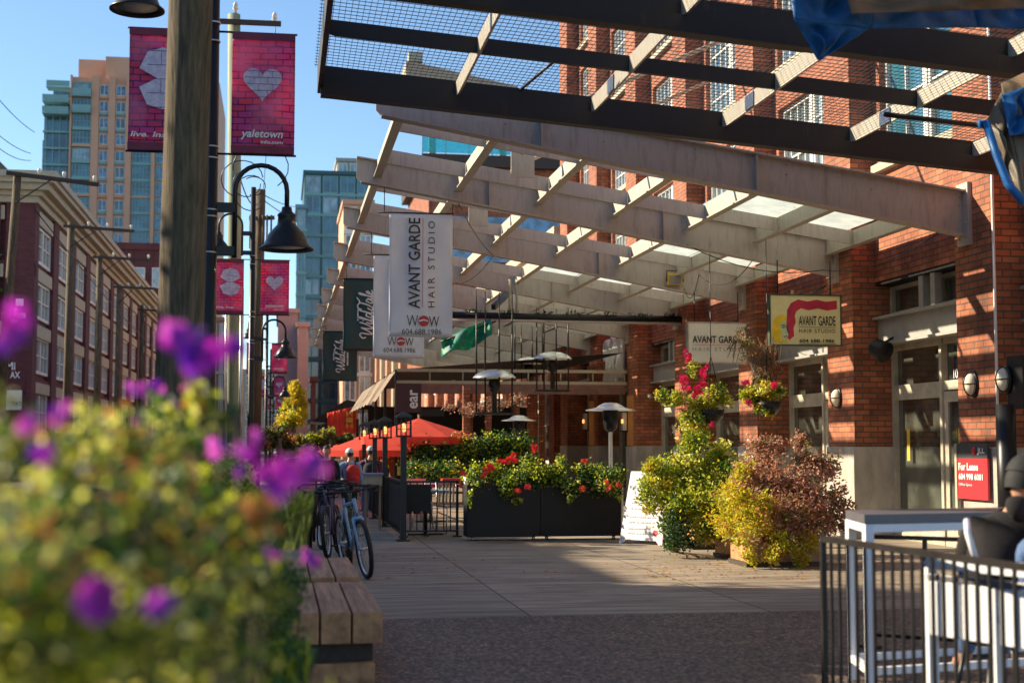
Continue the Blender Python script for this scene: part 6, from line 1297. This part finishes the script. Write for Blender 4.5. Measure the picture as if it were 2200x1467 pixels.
# high table
q = aD(1857, 1100, 8.6); zt = 1.08; dx = (aD(2240, 1085, 9.05) - q); dx.z = 0; dx.normalize(); dyv = V((-dx.y, dx.x, 0)); bkp = aD(1797, 1093, 9.55) - q; bkp.z = 0; dn = bkp.normalized(); Lb = .62; La = 1.55
t = thing('high_table', 'white framed high bar table with dark grey top', 'table', (q.x, q.y, 0)); Q0 = V((q.x, q.y, 0))
def bar(a, b, w, mt, nm, hh=None): m = MB(); m.beam(a, b, w, hh or w); part(nm, m, mt, t, bevel=.003)
top = MB(); cs = [Q0 + V((0, 0, zt)), Q0 + dx * La + V((0, 0, zt)), Q0 + dx * La + dn * Lb + V((0, 0, zt)), Q0 + dn * Lb + V((0, 0, zt))]
top.add([c - V((0, 0, .055)) for c in cs] + cs, [(3, 2, 1, 0), (4, 5, 6, 7), (0, 1, 5, 4), (1, 2, 6, 5), (2, 3, 7, 6), (3, 0, 4, 7)]); part('table_top', top, TABTOP, t)
U3 = V((0, 0, 1)); hz = zt - .058
def C_(i, j, z): return Q0 + dx * (.03 + (La - .06) * i) + dn * (.03 + (Lb - .06) * j) + U3 * z
for i, j in ((0, 0), (0, 1), (1, 0), (1, 1)): bar(C_(i, j, 0), C_(i, j, hz), .055, WHITEP, 'leg')
for a_, b_ in (((0, 0), (1, 0)), ((0, 1), (1, 1)), ((0, 0), (0, 1)), ((1, 0), (1, 1))): bar(C_(*a_, hz - .026), C_(*b_, hz - .026), .05, WHITEP, 'apron'); bar(C_(*a_, .14), C_(*b_, .14), .045, WHITEP, 'stretcher')
# slatted high chair / bench
q = aD(1998, 1205, 6.75); e_ = aD(2330, 1262, 6.0); dx = (e_ - q); dx.z = 0; L = dx.length; dx.normalize(); dn = V((-dx.y, dx.x, 0)); z1 = q.z; Q0 = V((q.x, q.y, 0))
t = thing('slatted_bar_bench', 'white slatted bar bench with tall back behind the near railing', 'bench', Q0)
bar(Q0 + U3 * 0, Q0 + U3 * z1, .05, WHITEP, 'leg'); bar(Q0 + dx * L, Q0 + dx * L + U3 * z1, .05, WHITEP, 'leg'); bar(Q0 + dn * .45, Q0 + dn * .45 + U3 * .7, .05, WHITEP, 'leg'); bar(Q0 + dn * .45 + dx * L, Q0 + dn * .45 + dx * L + U3 * .7, .05, WHITEP, 'leg')
bar(Q0 + U3 * z1, Q0 + dx * L + U3 * z1, .06, WHITEP, 'top_rail'); bar(Q0 + U3 * (z1 - .07) - dn * .01, Q0 + dx * L + U3 * (z1 - .07) - dn * .01, .04, TABTOP, 'dark_rail', .03)
n = int(L / .105)
for k in range(n): a_ = Q0 + dx * (.05 + k * .105) - dn * .02; m = MB(); m.beam(a_ + U3 * (z1 - .09), a_ + U3 * (z1 - .34), .088, .014, dn); part('slat', m, WHITEP, t, bevel=.003)
bar(Q0 + U3 * .14, Q0 + dx * L + U3 * .14, .05, WHITEP, 'stretcher'); bar(Q0 + U3 * .14, Q0 + dn * .45 + U3 * .14, .045, WHITEP, 'stretcher')
m = MB(); a_ = Q0 + dn * .02 + U3 * .7; m.add([a_, a_ + dx * L, a_ + dx * L + dn * .45, a_ + dn * .45] + [v + U3 * .03 for v in (a_, a_ + dx * L, a_ + dx * L + dn * .45, a_ + dn * .45)], [(3, 2, 1, 0), (4, 5, 6, 7), (0, 1, 5, 4), (1, 2, 6, 5), (2, 3, 7, 6), (3, 0, 4, 7)]); part('seat', m, TABTOP, t)
m = MB(); m.tube([NP(2077, 1118, 7.1), NP(2079, 1145, 7.0), NP(2088, 1175, 7.0), NP(2101, 1215, 7.0)], .016, 8); solo('chair_arm', m, WHITEP, 'curved white chair arm beside the black hoodie', 'chair arm')
q = NP(2150, 1300, 7.45); t = thing('bar_stool', 'dark bar stool under the person in the hoodie', 'stool', (q.x, q.y, 0)); m = MB(); m.lathe([(0, q.z - .19), (.19, q.z - .19), (.19, q.z - .15), (0, q.z - .15)], (q.x, q.y, 0), 18); part('seat', m, BLACK, t)
for sx_, sy_ in ((-1, -1), (1, -1), (1, 1), (-1, 1)): m = MB(); m.tube([(q.x + sx_ * .2, q.y + sy_ * .2, 0), (q.x + sx_ * .13, q.y + sy_ * .13, q.z - .19)], .014, 6); part('leg', m, BLACK, t)
# fallen leaves on the pavement
m = MB()
for k in range(420):
    q = aZ(U(1380, 1760) if R() < .6 else U(820, 1700), U(1190, 1245), .006); m.m = k % 3; a_ = U(0, 6.28); s_ = U(.015, .04); d1 = V((math.cos(a_), math.sin(a_), U(0, .3))) * s_; d2 = V((-math.sin(a_), math.cos(a_), U(0, .3))) * s_ * .5
    q.z = .006; m.add([q - d1, q + d2, q + d1, q - d2], [(0, 1, 2, 3)])
solo('fallen_leaves', m, [L_Y, L_BR, L_OR], 'scattered dry leaves on the pavement', 'leaves', kind='stuff')
# ================================================================ CAMERA, LIGHT, WORLD
cd = bpy.data.cameras.new('camera'); cam = bpy.data.objects.new('camera', cd); COL.objects.link(cam)
cd.sensor_width = 36; cd.lens = 50; cd.clip_end = 3000; cd.clip_start = .05
cam.matrix_world = Matrix(((RT.x, UP.x, -FW.x, CAM.x), (RT.y, UP.y, -FW.y, CAM.y), (RT.z, UP.z, -FW.z, CAM.z), (0, 0, 0, 1)))
cd.dof.use_dof = True; cd.dof.focus_distance = 20; cd.dof.aperture_fstop = 2.1
SC.camera = cam
SUN = V((-.80, .36, .46)).normalized()
el = math.asin(SUN.z); az = math.atan2(SUN.x, SUN.y)
w = bpy.data.worlds.new('World'); SC.world = w; w.use_nodes = True; nt = w.node_tree; bg = nt.nodes['Background']
sk = nt.nodes.new('ShaderNodeTexSky'); sk.sky_type = 'NISHITA'; sk.sun_disc = False; sk.sun_elevation = el; sk.sun_rotation = az; sk.air_density = 1.0; sk.dust_density = .6; sk.ozone_density = 4.5; sk.altitude = 1800
tn = nt.nodes.new('ShaderNodeMix'); tn.data_type = 'RGBA'; tn.blend_type = 'MULTIPLY'; tn.inputs[0].default_value = 1; tn.inputs[7].default_value = (1.06, 1.0, .88, 1); nt.links.new(sk.outputs[0], tn.inputs[6]); nt.links.new(tn.outputs[2], bg.inputs[0]); bg.inputs[1].default_value = .108
sd = bpy.data.lights.new('sun', 'SUN'); sd.energy = 4.6; sd.angle = math.radians(.55); sd.color = (1, .85, .62)
so = bpy.data.objects.new('sun', sd); COL.objects.link(so); so.rotation_euler = SUN.to_track_quat('Z', 'Y').to_euler()
SC.view_settings.view_transform = 'Standard'; SC.view_settings.look = 'None'; SC.view_settings.exposure = 1.18; SC.view_settings.gamma = 1
SC.render.resolution_x = 1024; SC.render.resolution_y = 682
